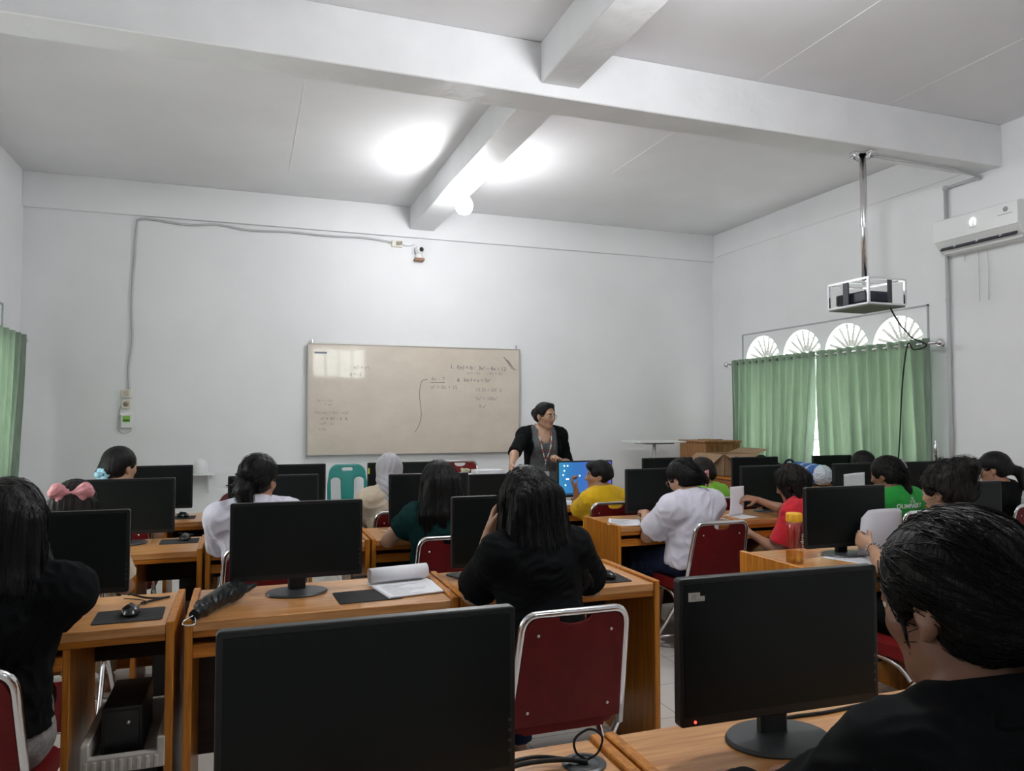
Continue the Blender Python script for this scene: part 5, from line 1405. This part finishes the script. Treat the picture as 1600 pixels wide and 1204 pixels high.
# ---- the teacher
def teacher():
    p = Person('teacher in black cardigan and grey dress with lanyard, standing and leaning on a monitor', (2.555, 6.28, 1.455), (2.535, 6.33, .86), yaw=PI - .12, hyaw=PI + .42, hpitch=.12, sy=PI - .02, sh=.172, stand=True, neck=.046, sk=SK2, s=1.0, h=.005, cat='person', group=None)
    p.arm(1, (2.06, 5.86, 1.005), (2.0, 6.3, 1.05), (-.25, -.45, -.55), (.2, -.5, -.75), [.35, .4, .45, .5], tc=.2, spread=1.6, l1=.285, l2=.255)
    p.arm(-1, (2.63, 6.09, 1.055), (2.9, 6.35, .8), (-.55, -.25, .35), (-.3, .2, -.6), [.75, .8, .85, .85], tc=.7); p.legs(); p.build_body()
    # dress: bodice and skirt in one piece
    e = .013; ops = p.torso(e, .06, 1.0); s = 1
    for q, (a, k, n) in p.leg.items(): ops.append(('u', p_rc(a, k - V3(0, 0, .12), .115, .13, cut=np.linalg.norm(k - a) + .10), .07))
    ops.append(('s', p_rc(p.N + p.T[:, 1] * .035 - V3(0, 0, .02), p.N + V3(0, 0, .12), .066, .08), .01)); ops.append(('s', p_el(p.N + p.T[:, 1] * .09 - V3(0, 0, .05), (.05, .06, .075)), .015))
    p.fab('dress', ops, CL['dress'], .005, 5)
    # open cardigan with three quarter sheer sleeves
    ops = p.torso(.026, .06, 1.0)
    for q, (a, k, n) in p.leg.items(): ops.append(('u', p_rc(a, k + V3(0, 0, .05), .125, .135, cut=np.linalg.norm(k - a) * .8), .07))
    c = p.tw(.5, 0, .14)
    ops.append(('s', p_rc(p.N + p.T[:, 1] * .06 + V3(0, 0, .10), V3(p.H[0], p.H[1], .2) + p.B[:, 1] * .13, .11, .17), .012))
    for q in (-1, 1):
        a, el, w_ = p.arms[q]
        ops.append(('u', p_rc(a, el, .068, .054), .03)); ops.append(('u', p_rc(el, w_, .054, .052, cut=np.linalg.norm(w_ - el) * .12), .02))
    p.fab('cardigan', ops, CL['black'], .005, 8)
    w = p.hw; ops = p.cap(.009, low=-.075, fore=.03) + [('u', p_el(w(.015, -.110, .012), (.048, .042, .046), p.R), .02), U(w(-.03, .045, .098), w(.03, .04, .10), .017, .017, .03)]
    p.hair(ops, HAIR, .0015, 27, h=.005); glasses(p, .021)
    # lanyard and name card
    fw = p.B[:, 1]; rt = p.B[:, 0]
    me = [c_ for c_ in p.root.children if c_.name.startswith('dress')][0].data
    bv = BVHTree.FromPolygons([v.co.copy() for v in me.vertices], [tuple(q.vertices) for q in me.polygons])
    def front(x, z):
        o_ = Vector(p.N - p.o) + Vector(rt) * x + Vector(fw) * .6; o_.z = z
        h = bv.ray_cast(o_, Vector(-fw)); pt = h[0] if h[0] is not None else o_ - Vector(fw) * .5
        return pt + Vector(fw) * .008
    zN = p.N[2]
    lan = mat('lanyard_red_white', (.45, .12, .10), .6); m2 = mat('lanyard_white', (.70, .66, .58), .6)
    bm = B()
    for q in (1, -1):
        pts = [Vector(p.N - p.o) + Vector(rt) * q * .055 + Vector((0, 0, .055)) - Vector(fw) * .02, Vector(p.N - p.o) + Vector(rt) * q * .066 + Vector(fw) * .055 + Vector((0, 0, .0))] + [front(q * x, zN - dz) for x, dz in ((.055, .07), (.045, .13), (.03, .19), (.012, .245), (.0, .275))]
        pts = smooth_path(pts, 5)
        for i in range(len(pts) - 1): add_tube(bm, [pts[i], pts[i + 1]], .006, 6, mi=(i // 3) % 2)
    obj('lanyard', bm, [lan, m2], p.root)
    b = front(0, zN - .30); bm = B(); add_tube(bm, [front(0, zN - .27), front(0, zN - .36)], .004, 6); add_lathe(bm, [(0, -.012), (.012, 0), (0, .012)], 10, c=b); obj('lanyard_clip', bm, MT['steel'], p.root)
    c = front(.0, zN - .41) + Vector(fw) * .006; bm = B(); mt = Matrix.Translation(c) @ Matrix.Rotation(PI - .12, 4, 'Z'); add_box(bm, (-.029, -.002, -.045), (.029, .002, .045), .001, mtx=mt); obj('name_card', bm, mat('card_lilac', (.55, .53, .66), .4), p.root)
teacher()

# ------------------------------------------------------------------ things on and under the desks
DT = DH + .0005
def mouse_obj():
    t = thing('computer_mouse', 'x', 'mouse', group='black computer mice')
    o = B(); add_lathe(o, [(0, .002), (.031, .004), (.034, .012), (.030, .024), (.016, .034), (0, .036)], 20, sx=.92, sy=1.62); obj('shell', o, mat('mouse_black', (.012, .012, .013), .25), t, True)
    o = B(); add_lathe(o, [(0, -.004), (.009, -.003), (.009, .003), (0, .004)], 12, mtx=Matrix.Translation((0, .028, .0285)) @ Matrix.Rotation(PI / 2, 4, 'Y')); obj('scroll_wheel', o, MT['basegrey'], t)
    o = B(); add_tube(o, smooth_path([(0, .052, .012), (.005, .10, .006), (.05, .14, .005), (.03, .20, .005), (-.03, .25, .006)], 5), .0022, 6); obj('cord', o, MT['rubber'], t)
    return t
def pad(x, y, rz, label, w_=.22, d_=.18):
    o = B(); add_prism(o, rrect(w_, d_, .012, 4), 0, .003, 'xy', bev=.0008)
    o = obj('mouse_pad', o, mat('pad_cloth', (.014, .014, .015), .85, bump=.2, bscale=400), None, False, (x, y, DT)); o.rotation_euler = (0, 0, rz)
    tag(o, label, 'mouse pad', 'black mouse pads')
pad(-.375, 2.95, .03, 'black mouse pad on the desk beside the girl at the left edge'); pad(1.45, 2.94, -.05, 'black mouse pad at the right corner of the girl in black\'s desk')
pad(-.34, 4.60, .0, 'black mouse pad on the pink bow student\'s desk', .2, .17); pad(-.42, 5.66, .0, 'black mouse pad on the front row desk near the corner shelf', .2, .17)
pad(.455, 2.965, .05, 'black mouse pad half under the rolled note pad', .24, .19)
m0 = mouse_obj()
for i, (x, y, rz, lab) in enumerate(((-.372, 2.95, .1, 'black mouse on pad next to the girl at the left edge'), (1.47, 2.93, .4, 'black mouse on pad at the right end of the girl in black\'s desk'),
                                     (-.315, 4.62, .1, 'black mouse on the pink bow student\'s desk'), (-.40, 5.66, .6, 'black mouse on the front row desk near the corner shelf'))):
    t = m0 if i == 0 else dup(m0); t.location = (x, y, DT + .0035); t.rotation_euler = (0, 0, rz); t['label'] = lab; t['group'] = 'black computer mice'
# folded umbrella
t = thing('umbrella', 'folded black umbrella lying on the left end of the second row desk', 'umbrella', (-.10, 2.94, DT)); t.rotation_euler = (0, 0, -.36)
ops = []
rg = np.random.default_rng(4)
for k in range(9):
    a = rg.uniform(0, 2 * PI); q = V3(.018 * math.cos(a), 0, .030 + .012 * math.sin(a))
    ops.append(U(V3(0, -.09, .032) + q * .3 - V3(0, 0, .008), V3(rg.uniform(-.02, .045), rg.uniform(.07, .14), .034) + q * .3, .018, .024, .014))
ops += [U(V3(.03, .09, .035), V3(.075, .20, .045), .026, .008, .02), U(V3(.0, .06, .04), V3(.02, .17, .055), .02, .007, .02), U(V3(0, -.1, .028), V3(0, -.06, .030), .022, .026, .01), ('c', p_half((0, 0, .001), (0, 0, -1)), .002)]
Vv, Ff = sdf_mesh(ops, .004); Vv = folds(Vv, normals(Vv, Ff), .006, 6, .35); Vv[:, 2] = np.maximum(Vv[:, 2], .0005); np_mesh('canopy', Vv, Ff, [mat('umbrella_cloth', (.010, .011, .012), .38, spec=.5)], t)
o = B(); add_tube(o, [(0, -.10, .026), (0, -.115, .026), (0, -.145, .024), (0, -.165, .024)], [.016, .019, .020, .017], 14); obj('handle', o, MT['black'], t)
o = B(); add_tube(o, smooth_path([(0, -.165, .024), (-.02, -.195, .012), (-.01, -.215, .004), (.02, -.2, .004), (.005, -.166, .02)], 5), .0025, 6); obj('wrist_strap', o, MT['steel'], t)
# note pad with rolled over pages, phone
t = thing('note_pad', 'white note pad with its pages rolled over, on the second row desk', 'note pad', (.625, 3.06, DT)); t.rotation_euler = (0, 0, .16)
o = B()
for k in range(4): add_box(o, (-.125 + .002 * k, -.16, .0035 + .0012 * k), (.125 + .002 * k, .10, .0044 + .0012 * k))
obj('sheets', o, MT['paper'], t)
o = B()
def roll(u, v):
    if u < .30: return (-.125 + .25 * v, .10 - .0 + .02 * math.sin(u / .3 * PI), .0095 + .002 * u)
    a = -PI / 2 + (u - .30) / .70 * 1.75 * PI; return (-.125 + .25 * v, .085 + .032 * math.cos(a), .042 + .032 * math.sin(a))
add_grid(o, roll, 26, 2); r_ = obj('rolled_pages', o, MT['paper'], t)
md = r_.modifiers.new('s', 'SOLIDIFY'); md.thickness = .003
o = B()
for k in range(9): add_box(o, (-.10, -.14 + .02 * k, .0083), (.02 + .05 * math.sin(k * 5), -.136 + .02 * k, .0086))
obj('print', o, MT['ink'], t)
t = thing('phone', 'dark blue mobile phone lying beside the note pad', 'phone', (.895, 3.17, DT)); t.rotation_euler = (0, 0, .35)
o = B(); add_prism(o, rrect(.072, .15, .01, 4), 0, .008, 'xy', bev=.002); obj('body', o, mat('phone_navy', (.012, .018, .035), .2), t)
o = B(); add_prism(o, rrect(.066, .14, .008, 4), .008, .0086, 'xy'); obj('screen', o, MT['screen'], t)
# cable grommet and leads of the big monitor
o = B(); add_lathe(o, [(0, 0), (.045, 0), (.045, .002), (.040, .0045), (.030, .005), (.029, .003), (0, .003)], 32); o = obj('cable_grommet', o, MT['basegrey'], None, True, (.652, 1.40, DT)); tag(o, 'round grey cable grommet in the nearest desk top', 'grommet')
o = B()
add_tube(o, smooth_path([(.30, 1.335, .80), (.40, 1.36, .778), (.52, 1.40, .770), (.60, 1.40, .766), (.640, 1.395, .760), (.655, 1.39, .757)], 8), .005, 8)
add_tube(o, smooth_path([(.31, 1.34, .79), (.42, 1.39, .775), (.55, 1.425, .768), (.62, 1.405, .762), (.66, 1.40, .757)], 8), .004, 8)
add_tube(o, smooth_path([(.655, 1.40, .757), (.675, 1.385, .775), (.685, 1.385, .805), (.66, 1.39, .822), (.63, 1.395, .805), (.635, 1.40, .775), (.66, 1.40, .757)], 8), .0025, 6)
tag(obj('monitor_cable', o, MT['rubber']), 'black leads looping into the grommet on the nearest desk', 'cable')
o = B(); add_tube(o, smooth_path([(1.00, 1.40, .755), (1.10, 1.43, .754), (1.2, 1.445, .754), (1.3, 1.44, .754), (1.42, 1.45, .754)], 8), .004, 8); tag(obj('monitor_cable', o, MT['rubber']), 'black lead behind the stand of the stickered monitor', 'cable')
o = B(); add_tube(o, smooth_path([(-.40, 3.13, .79), (-.35, 3.16, .765), (-.30, 3.17, .757), (-.27, 3.19, .755), (-.36, 3.12, .755)], 8), .004, 8); tag(obj('monitor_cable', o, MT['rubber']), 'black lead beside the mouse at the left desk', 'cable')
o = B(); add_tube(o, smooth_path([(.42, 3.14, .79), (.50, 3.16, .785), (.58, 3.17, .76), (.64, 3.16, .755)], 8), .004, 8); tag(obj('monitor_cable', o, MT['rubber']), 'black lead from the monitor to the rolled note pad', 'cable')
# computers under the desks
def tower(label, loc, size, m=MT['black'], rz=0):
    t = thing('computer_case', label, 'computer', loc, rz, group='black computers under the desks')
    w_, d_, h_ = size
    o = B(); add_box(o, (-w_ / 2, -d_ / 2, 0), (w_ / 2, d_ / 2, h_), .004); obj('casing', o, m, t)
    o = B(); add_box(o, (-w_ / 2 + .008, -d_ / 2 - .006, .008), (w_ / 2 - .008, -d_ / 2 + .001, h_ - .008), .003); f = obj('front_panel', o, MT['bezel'], t)
    o = B(); add_lathe(o, [(0, 0), (.007, 0), (.006, .003), (0, .003)], 12, mtx=Matrix.Translation((.02, -d_ / 2 - .006, h_ * .7)) @ Matrix.Rotation(PI / 2, 4, 'X')); obj('power_button', o, MT['steel'], f)
    return t
TC = mat('case_dark_grey', (.018, .018, .020), .45)
tower('black computer standing on the floor under the foam tray', (-.365, 3.0, 0.0005), (.20, .36, .285), TC)
t = thing('foam_tray', 'dirty white foam tray under the left desk holding a black box', 'tray', (-.365, 2.98, .2865))
o = B(); add_box(o, (-.125, -.20, 0), (.125, .20, .02), .004)
for a, b in (((-.125, -.20, .015), (-.10, .20, .10)), ((.10, -.20, .015), (.125, .20, .10)), ((-.105, .175, .015), (.105, .20, .10)), ((-.105, -.20, .015), (.105, -.175, .055))): add_box(o, a, b, .004)
for k in range(9): add_box(o, (-.115 + .026 * k, -.206, .004), (-.102 + .026 * k, -.198, .045), .003)
obj('tray_body', o, mat('dirty_foam', (.50, .47, .43), .85, var=.15, vscale=12), t)
tower('black computer box sitting inside the foam tray at left', (-.378, 3.0, .3070), (.125, .30, .165), TC)
tower('black computer standing under the pink bow student\'s desk', (-.345, 4.50, .0005), (.19, .36, .40), TC)
tower('black computer standing under the front row desk near the shelf', (-.31, 5.67, .0005), (.19, .36, .40), TC)
tower('black computer under the white shirt ponytail student\'s desk', (.50, 4.50, .0005), (.19, .36, .40), TC)
# water bottle with yellow cap
t = thing('water_bottle', 'clear amber bottle with yellow cap on the second row desk at right', 'bottle', (2.465, 2.925, DT))
def clear(name, col, rough=.03):
    m = bpy.data.materials.new(name); m.use_nodes = True; q = m.node_tree; q.nodes.clear()
    out = q.nodes.new('ShaderNodeOutputMaterial'); mx = q.nodes.new('ShaderNodeMixShader'); a = q.nodes.new('ShaderNodeBsdfTransparent'); g = q.nodes.new('ShaderNodeBsdfGlossy')
    a.inputs[0].default_value = (*col, 1); g.inputs['Roughness'].default_value = rough; mx.inputs[0].default_value = .09
    q.links.new(a.outputs[0], mx.inputs[1]); q.links.new(g.outputs[0], mx.inputs[2]); q.links.new(mx.outputs[0], out.inputs[0]); return m
o = B(); add_lathe(o, [(0, .004), (.036, .004), (.040, .010), (.0405, .10), (.039, .155), (.0405, .185), (.036, .197), (.028, .202)], 32)
obj('bottle_body', o, clear('amber_clear_plastic', (.95, .89, .74)), t, True)
o = B(); add_lathe(o, [(0, .0065), (.0365, .0065), (.038, .012), (.0382, .058), (0, .058)], 32); obj('water', o, clear('amber_water', (.88, .74, .42)), t, True)
o = B(); add_lathe(o, [(.030, .197), (.036, .199), (.037, .205), (.0365, .235), (.034, .241), (0, .242)], 32)
for k in range(28): add_box(o, (.0355, -.0012, .203), (.0378, .0012, .234), mtx=Matrix.Rotation(2 * PI * k / 28, 4, 'Z'))
obj('cap', o, mat('yellow_cap', (.80, .40, .02), .4), t)
def onb(c):
    a = -PI / 2 + .62 + c.x / .0412; return Vector((.0412 * math.cos(a), .0412 * math.sin(a), c.z))
text_mesh('script_mark', 'hydro', .036, mat('bottle_print', (.85, .85, .82), .5), t, Matrix.Translation((.0, 0, .105)) @ Matrix.Rotation(PI / 2, 4, 'X') @ Matrix.Rotation(PI / 2, 4, 'Z'), .0003, deform=onb)
# papers
def sheet(name, label, fn, nu=10, nv=10, m=None, loc=(0, 0, 0), rz=0, prn=None, group=None):
    t = thing(name, label, 'paper', loc, rz, group)
    o = B(); add_grid(o, fn, nu, nv); s_ = obj('sheet', o, m or MT['paper'], t)
    md = s_.modifiers.new('s', 'SOLIDIFY'); md.thickness = .0006; md.offset = 0
    if prn:
        o = B()
        rg = random.Random(prn)
        for k in range(14):
            v0 = .12 + .055 * k; ln = rg.uniform(.4, .85)
            for i in range(10):
                if i / 10 > ln: break
                p = [Vector(fn(.1 + .8 * i / 10, v0)), Vector(fn(.1 + .8 * (i + .9) / 10, v0)), Vector(fn(.1 + .8 * (i + .9) / 10, v0 + .02)), Vector(fn(.1 + .8 * i / 10, v0 + .02))]
                o.faces.new([o.verts.new(q + Vector((0, 0, .0009))) for q in p])
        obj('print', o, MT['ink'], t)
    return t
flat = lambda w_, h_, b=.0: (lambda u, v: ((u - .5) * w_, (.5 - v) * h_, .0012 + b * (u - .5) ** 2))
sheet('paper_sheet', 'printed paper lying left of the bespectacled girl\'s hand', flat(.21, .297, .02), loc=(2.36, 4.43, DT), rz=-.5, prn=3, group='papers on the desks')
sheet('paper_sheet', 'printed paper by the blue lit screen', flat(.21, .297, .03), loc=(2.44, 5.58, DT), rz=.1, prn=4, group='papers on the desks')
sheet('paper_sheet', 'printed paper flat on the desk below the raised sheet', flat(.297, .21, .01), loc=(3.20, 4.42, DT), rz=.1, prn=5, group='papers on the desks')
sheet('paper_sheet', 'small white paper by the hand of the dark green shirt girl', flat(.15, .21, .02), loc=(.90, 4.53, DT), rz=.5, prn=None, group='papers on the desks')
sheet('paper_sheet', 'white paper under the beaded wrist', flat(.21, .297, .0), loc=(2.84, 2.90, DT), rz=.3, prn=8, group='papers on the desks')
sheet('paper_sheet', 'paper sheet held up by the girl in red', lambda u, v: (.115 * (u - .5) * 1.25 - .04 * v ** 3, .02 * u - .03 * v ** 2, .20 * (1 - v) + .004), loc=(3.285, 4.47, DT), rz=.1, group='held up papers')
sheet('paper_sheet', 'white paper sheet held up before the face of the green slogan shirt student', lambda u, v: ((u - .5) * .19, .01 * math.sin(3 * u), .20 * (1 - v) + .012 * u), loc=(4.262, 4.40, .822), rz=-.05, group='held up papers')
o = sheet('paper_card', 'large grey bent sheet held in front of the curly bun student', lambda u, v: ((u - .5) * .27 + .09 * (1 - v) ** 1.5, .06 * (1 - v) ** 2 + .03 * (2 * u - 1) ** 2, .215 * (1 - v) - .02 * (2 * u - 1) ** 4), m=MT['greypaper'], loc=(3.01, 2.93, DT + .012), rz=0)
# keyboard on the pulled tray
t = thing('keyboard', 'black keyboard on the tray below the girl in red\'s hand', 'keyboard', (3.42, 4.36, DH - .1075))
o = B(); add_box(o, (-.21, -.065, 0), (.21, .065, .018), .004); kb = obj('keyboard_base', o, MT['black'], t)
o = B()
for r_ in range(5):
    for k in range(15): add_box(o, (-.20 + .0268 * k, -.055 + .022 * r_, .018), (-.178 + .0268 * k, -.037 + .022 * r_, .024), .002)
obj('keys', o, MT['basegrey'], kb)

# ------------------------------------------------------------------ things along the front wall and the window
TEAL = mat('teal_plastic', (.015, .235, .21), .3)
t = thing('plastic_chair', 'teal plastic chair with slotted back against the wall below the whiteboard', 'chair', (1.0, 7.72, 0))
def back_fn(X, Y, Z):
    zz = Z - .70; yc = .17 + .20 * (Z - .45) * .45 - .35 * X ** 2
    wd = .205 - .03 * np.clip((Z - .75) / .2, 0, 1)
    qx = np.abs(X) - wd + .08; qz = np.abs(zz) - .255 + .08
    d2 = np.sqrt(np.maximum(qx, 0) ** 2 + np.maximum(qz, 0) ** 2) + np.minimum(np.maximum(qx, qz), 0) - .08
    def rb(cx, cz, w_, h_, r): 
        a = np.abs(np.abs(X) - cx) - w_ + r
        b = np.abs(Z - cz) - h_ + r
        return np.sqrt(np.maximum(a, 0) ** 2 + np.maximum(b, 0) ** 2) + np.minimum(np.maximum(a, b), 0) - r
    d2 = np.maximum(d2, -rb(0, .905, .055, .016, .012)); d2 = np.maximum(d2, -rb(.118 - .02 * (.75 - Z) , .665, .050, .155, .04))
    return np.maximum(d2, np.abs(Y - yc) - .010)
Vv, Ff = sdf_mesh([('u', (back_fn, V3(-.24, .0, .42), V3(.24, .36, .97)), 0)], .007); Vv = relax(Vv, Ff, 1, .4); np_mesh('backrest', Vv, Ff, [TEAL], t)
o = B(); add_prism(o, rrect(.43, .42, .07, 5), .42, .445, 'xy', bev=.01, mtx=Matrix.Translation((0, -.02, 0))); obj('seat', o, TEAL, t)
for sx in (-1, 1):
    for y0_, y1_ in ((-.19, -.23), (.15, .21)):
        o = B(); add_tube(o, [(sx * .18, y0_, .43), (sx * .20, (y0_ + y1_) / 2, .2), (sx * .215, y1_, .001)], [.026, .022, .018], 10); obj('leg', o, TEAL, t)
t = thing('pedestal_table', 'small white table on a thin pole by the right end of the front wall', 'table', (4.50, 7.70, 0))
o = B(); add_box(o, (-.30, -.22, 1.145), (.30, .22, 1.165), .004); obj('table_top', o, MT['white'], t)
o = B(); add_box(o, (-.18, -.15, 1.130), (.18, .15, 1.1445), .002); obj('top_bracket', o, MT['basegrey'], t)
o = B(); add_tube(o, [(0, 0, .02), (0, 0, 1.131)], .02, 14); obj('pole', o, MT['white'], t)
o = B(); add_lathe(o, [(0, 0), (.20, 0), (.20, .012), (.05, .03), (0, .03)], 28); obj('base', o, MT['steel'], t)
t = thing('wooden_lectern', 'brown wooden lectern cupboard in the right front corner', 'lectern', (5.27, 7.72, 0))
o = B(); add_box(o, (-.22, -.25, 0), (.26, .30, 1.14), .004); obj('carcass', o, MT['ply'], t)
o = B(); add_box(o, (-.205, -.256, .05), (.245, -.249, 1.12), .002); obj('front_panel', o, MT['plyface'], t)
o = B(); add_box(o, (-.235, -.265, 1.14), (.275, .31, 1.165), .004); obj('top_board', o, MT['ply'], t)
o = B(); add_box(o, (-.10, -.12, 1.1655), (.10, .10, 1.175)); o = obj('wood_offcut', o, MT['ply'], None, False, (5.27, 7.72, .0)); tag(o, 'flat wooden offcut lying on top of the lectern', 'board'); o.rotation_euler = (0, 0, .4)
t = thing('side_cabinet', 'long reddish brown cabinet along the right window wall', 'cabinet', (5.06, 6.45, 0))
o = B(); add_box(o, (-.24, -.90, .06), (.24, .95, .78), .004); obj('carcass', o, MT['cabinet'], t)
o = B(); add_box(o, (-.26, -.92, .78), (.26, .97, .805), .004); obj('top_board', o, MT['woodx'], t)
for k in range(4):
    y_ = -.88 + .455 * k
    o = B(); add_box(o, (-.255, y_, .09), (-.239, y_ + .44, .76), .003); add_box(o, (-.262, y_ + .07, .16), (-.252, y_ + .37, .69), .008); d_ = obj('door', o, MT['cabinet'], t)
    o = B(); add_lathe(o, [(0, 0), (.012, 0), (.014, .02), (0, .024)], 12, mtx=Matrix.Translation((-.255, y_ + (.40 if k % 2 == 0 else .04), .45)) @ Matrix.Rotation(-PI / 2, 4, 'Y')); obj('knob', o, MT['steel'], d_)
CT = .8055
t = thing('cardboard_box', 'open cardboard box with raised flaps on the side cabinet', 'box', (5.07, 7.10, CT))
o = B()
for a, b in (((-.22, -.27, 0), (.22, .27, .006)), ((-.22, -.27, 0), (-.214, .27, .23)), ((.214, -.27, 0), (.22, .27, .23)), ((-.22, -.27, 0), (.22, -.264, .23)), ((-.22, .264, 0), (.22, .27, .23))): add_box(o, a, b)
obj('box_body', o, MT['card'], t)
for mt, l in ((Matrix.Translation((-.22, 0, .23)) @ Matrix.Rotation(math.radians(-35), 4, 'Y'), ((-.17, -.25, 0), (0, .25, .005))), (Matrix.Translation((0, -.27, .23)) @ Matrix.Rotation(math.radians(18), 4, 'X'), ((-.21, -.20, 0), (.21, 0, .005))),
              (Matrix.Translation((.22, 0, .23)) @ Matrix.Rotation(math.radians(-18), 4, 'Y'), ((0, -.25, 0), (.16, .25, .005)))):
    o = B(); add_box(o, l[0], l[1], mtx=mt); obj('flap', o, MT['card'], t)
t = thing('plastic_bottle', 'clear water bottle with blue cap on the side cabinet', 'bottle', (4.865, 6.64, CT))
o = B(); add_lathe(o, [(0, .002), (.030, .002), (.033, .01), (.033, .06), (.031, .075), (.033, .09), (.033, .14), (.022, .175), (.013, .19), (.013, .2)], 20); obj('bottle_body', o, clear('clear_plastic', (.80, .86, .92)), t, True)
o = B(); add_lathe(o, [(0, .222), (.0155, .222), (.0155, .2), (.0, .2)], 16); obj('cap', o, mat('blue_cap', (.02, .05, .30), .4), t)
o = B(); add_lathe(o, [(.0335, .08), (.0335, .135)], 20); obj('label_band', o, mat('blue_band', (.10, .22, .55), .5), t)
def bag(name, label, loc, dims, m, seed, rz=0, strap=True):
    t = thing(name, label, 'bag', loc, rz)
    a, b, c_ = dims; ops = [U(V3(-a * .55, 0, c_ * .42), V3(a * .55, 0, c_ * .42), c_ * .42, c_ * .42, .03), ('u', p_el(V3(0, 0, c_ * .5), V3(a, b, c_ * .5)), .04), ('c', p_half((0, 0, .002), (0, 0, -1)), .01)]
    V_, F_ = sdf_mesh(ops, .008); V_ = folds(V_, normals(V_, F_), .012, seed, .8); V_[:, 2] = np.maximum(V_[:, 2], .001); np_mesh('bag_body', V_, F_, [m], t)
    if strap:
        o = B(); add_tube(o, smooth_path([(-a * .5, 0, c_ * .7), (-a * .25, .0, c_ * 1.12), (a * .1, 0, c_ * 1.15), (a * .4, 0, c_ * .75)], 6), .011, 8); obj('handle', o, m, t)
bag('backpack', 'black bag on the side cabinet right of the water bottle', (5.02, 6.42, CT), (.20, .14, .20), CL['black'], 3, -.5)
bag('backpack', 'dark navy bag on the side cabinet left of the blue banner', (5.09, 6.08, CT), (.15, .12, .18), CL['navy'], 5, -.9)
t = thing('rolled_banner', 'blue and white plastic banner bundled on the side cabinet', 'banner', (5.06, 5.76, CT))
ops = [U(V3(-.05, -.20, .10), V3(.03, .20, .10), .095, .10, .03), U(V3(.0, .1, .12), V3(.05, .18, .14), .06, .05, .03), ('c', p_half((0, 0, .002), (0, 0, -1)), .01)]
Vv, Ff = sdf_mesh(ops, .006); Vv = folds(Vv, normals(Vv, Ff), .012, 8, .7); Vv[:, 2] = np.maximum(Vv[:, 2], .001)
cc = Vv[Ff].mean(1); mi_ = ((np.sin(cc[:, 1] * 42 + 3 * np.sin(cc[:, 2] * 30)) > .86) & (abs(cc[:, 1]) < .1) | (cc[:, 1] < -.19)).astype(int)
np_mesh('banner_sheet', Vv, Ff, [mat('banner_blue', (.03, .13, .42), .35), mat('banner_white', (.62, .68, .75), .35)], t, mi_)
t = thing('metal_stake', 'thin dark ornamental metal stake against the right wall by the curtain', 'ornament', (5.50, 4.72, .0))
o = B(); add_tube(o, [(0, 0, .02), (.0, .03, .7), (0, .05, 1.12)], .008, 8); obj('shaft', o, mat('dark_bronze', (.06, .05, .035), .4, metal=.7), t)
o = B(); add_lathe(o, [(0, 0), (.018, .01), (.010, .03), (.022, .05), (.016, .07), (.024, .09), (.008, .12), (.014, .135), (0, .15)], 12, c=(0, .05, 1.10)); obj('finial', o, MT['steel'], t)
o = B(); add_lathe(o, [(0, 0), (.09, 0), (.09, .012), (.02, .025), (0, .025)], 18); obj('base', o, mat('dark_iron', (.04, .04, .04), .6), t)
# teacher's small desk with papers and a flower
t = thing('teacher_table', 'white topped table below the whiteboard behind the front monitors', 'table', (2.05, 6.98, 0))
o = B(); add_box(o, (-.42, -.22, .86), (.42, .22, .885), .004); obj('table_top', o, MT['white'], t)
for x_ in (-.38, .38):
    for y_ in (-.18, .18):
        o = B(); add_box(o, (x_ - .02, y_ - .02, 0), (x_ + .02, y_ + .02, .86), .003); obj('leg', o, MT['woody'], t)
t = thing('paper_stack', 'stack of white papers on the table below the whiteboard', 'papers', (2.22, 6.95, .8855))
o = B()
for k in range(6): add_box(o, (-.14 + .003 * (k % 3), -.10, .008 * k), (.14 + .003 * (k % 2), .10, .008 * k + .007), mtx=Matrix.Rotation(.03 * (k % 3), 4, 'Z'))
obj('sheets', o, MT['paper'], t)
t = thing('flower_posy', 'small pale green posy beside the paper stack', 'flowers', (1.98, 6.90, .8855))
ops = [U(V3(0, 0, .02), V3(0, 0, .03), .03, .03, .01)] + [('u', p_el(V3(.03 * math.cos(a), .03 * math.sin(a), .05 + .01 * math.sin(3 * a)), V3(.018, .018, .014)), .006) for a in np.linspace(0, 2 * PI, 8)[:-1]] + [('c', p_half((0, 0, .001), (0, 0, -1)), .003)]
Vv, Ff = sdf_mesh(ops, .004); np_mesh('blooms', Vv, Ff, [mat('pale_bloom', (.45, .48, .30), .7, var=.3, vscale=40)], t)
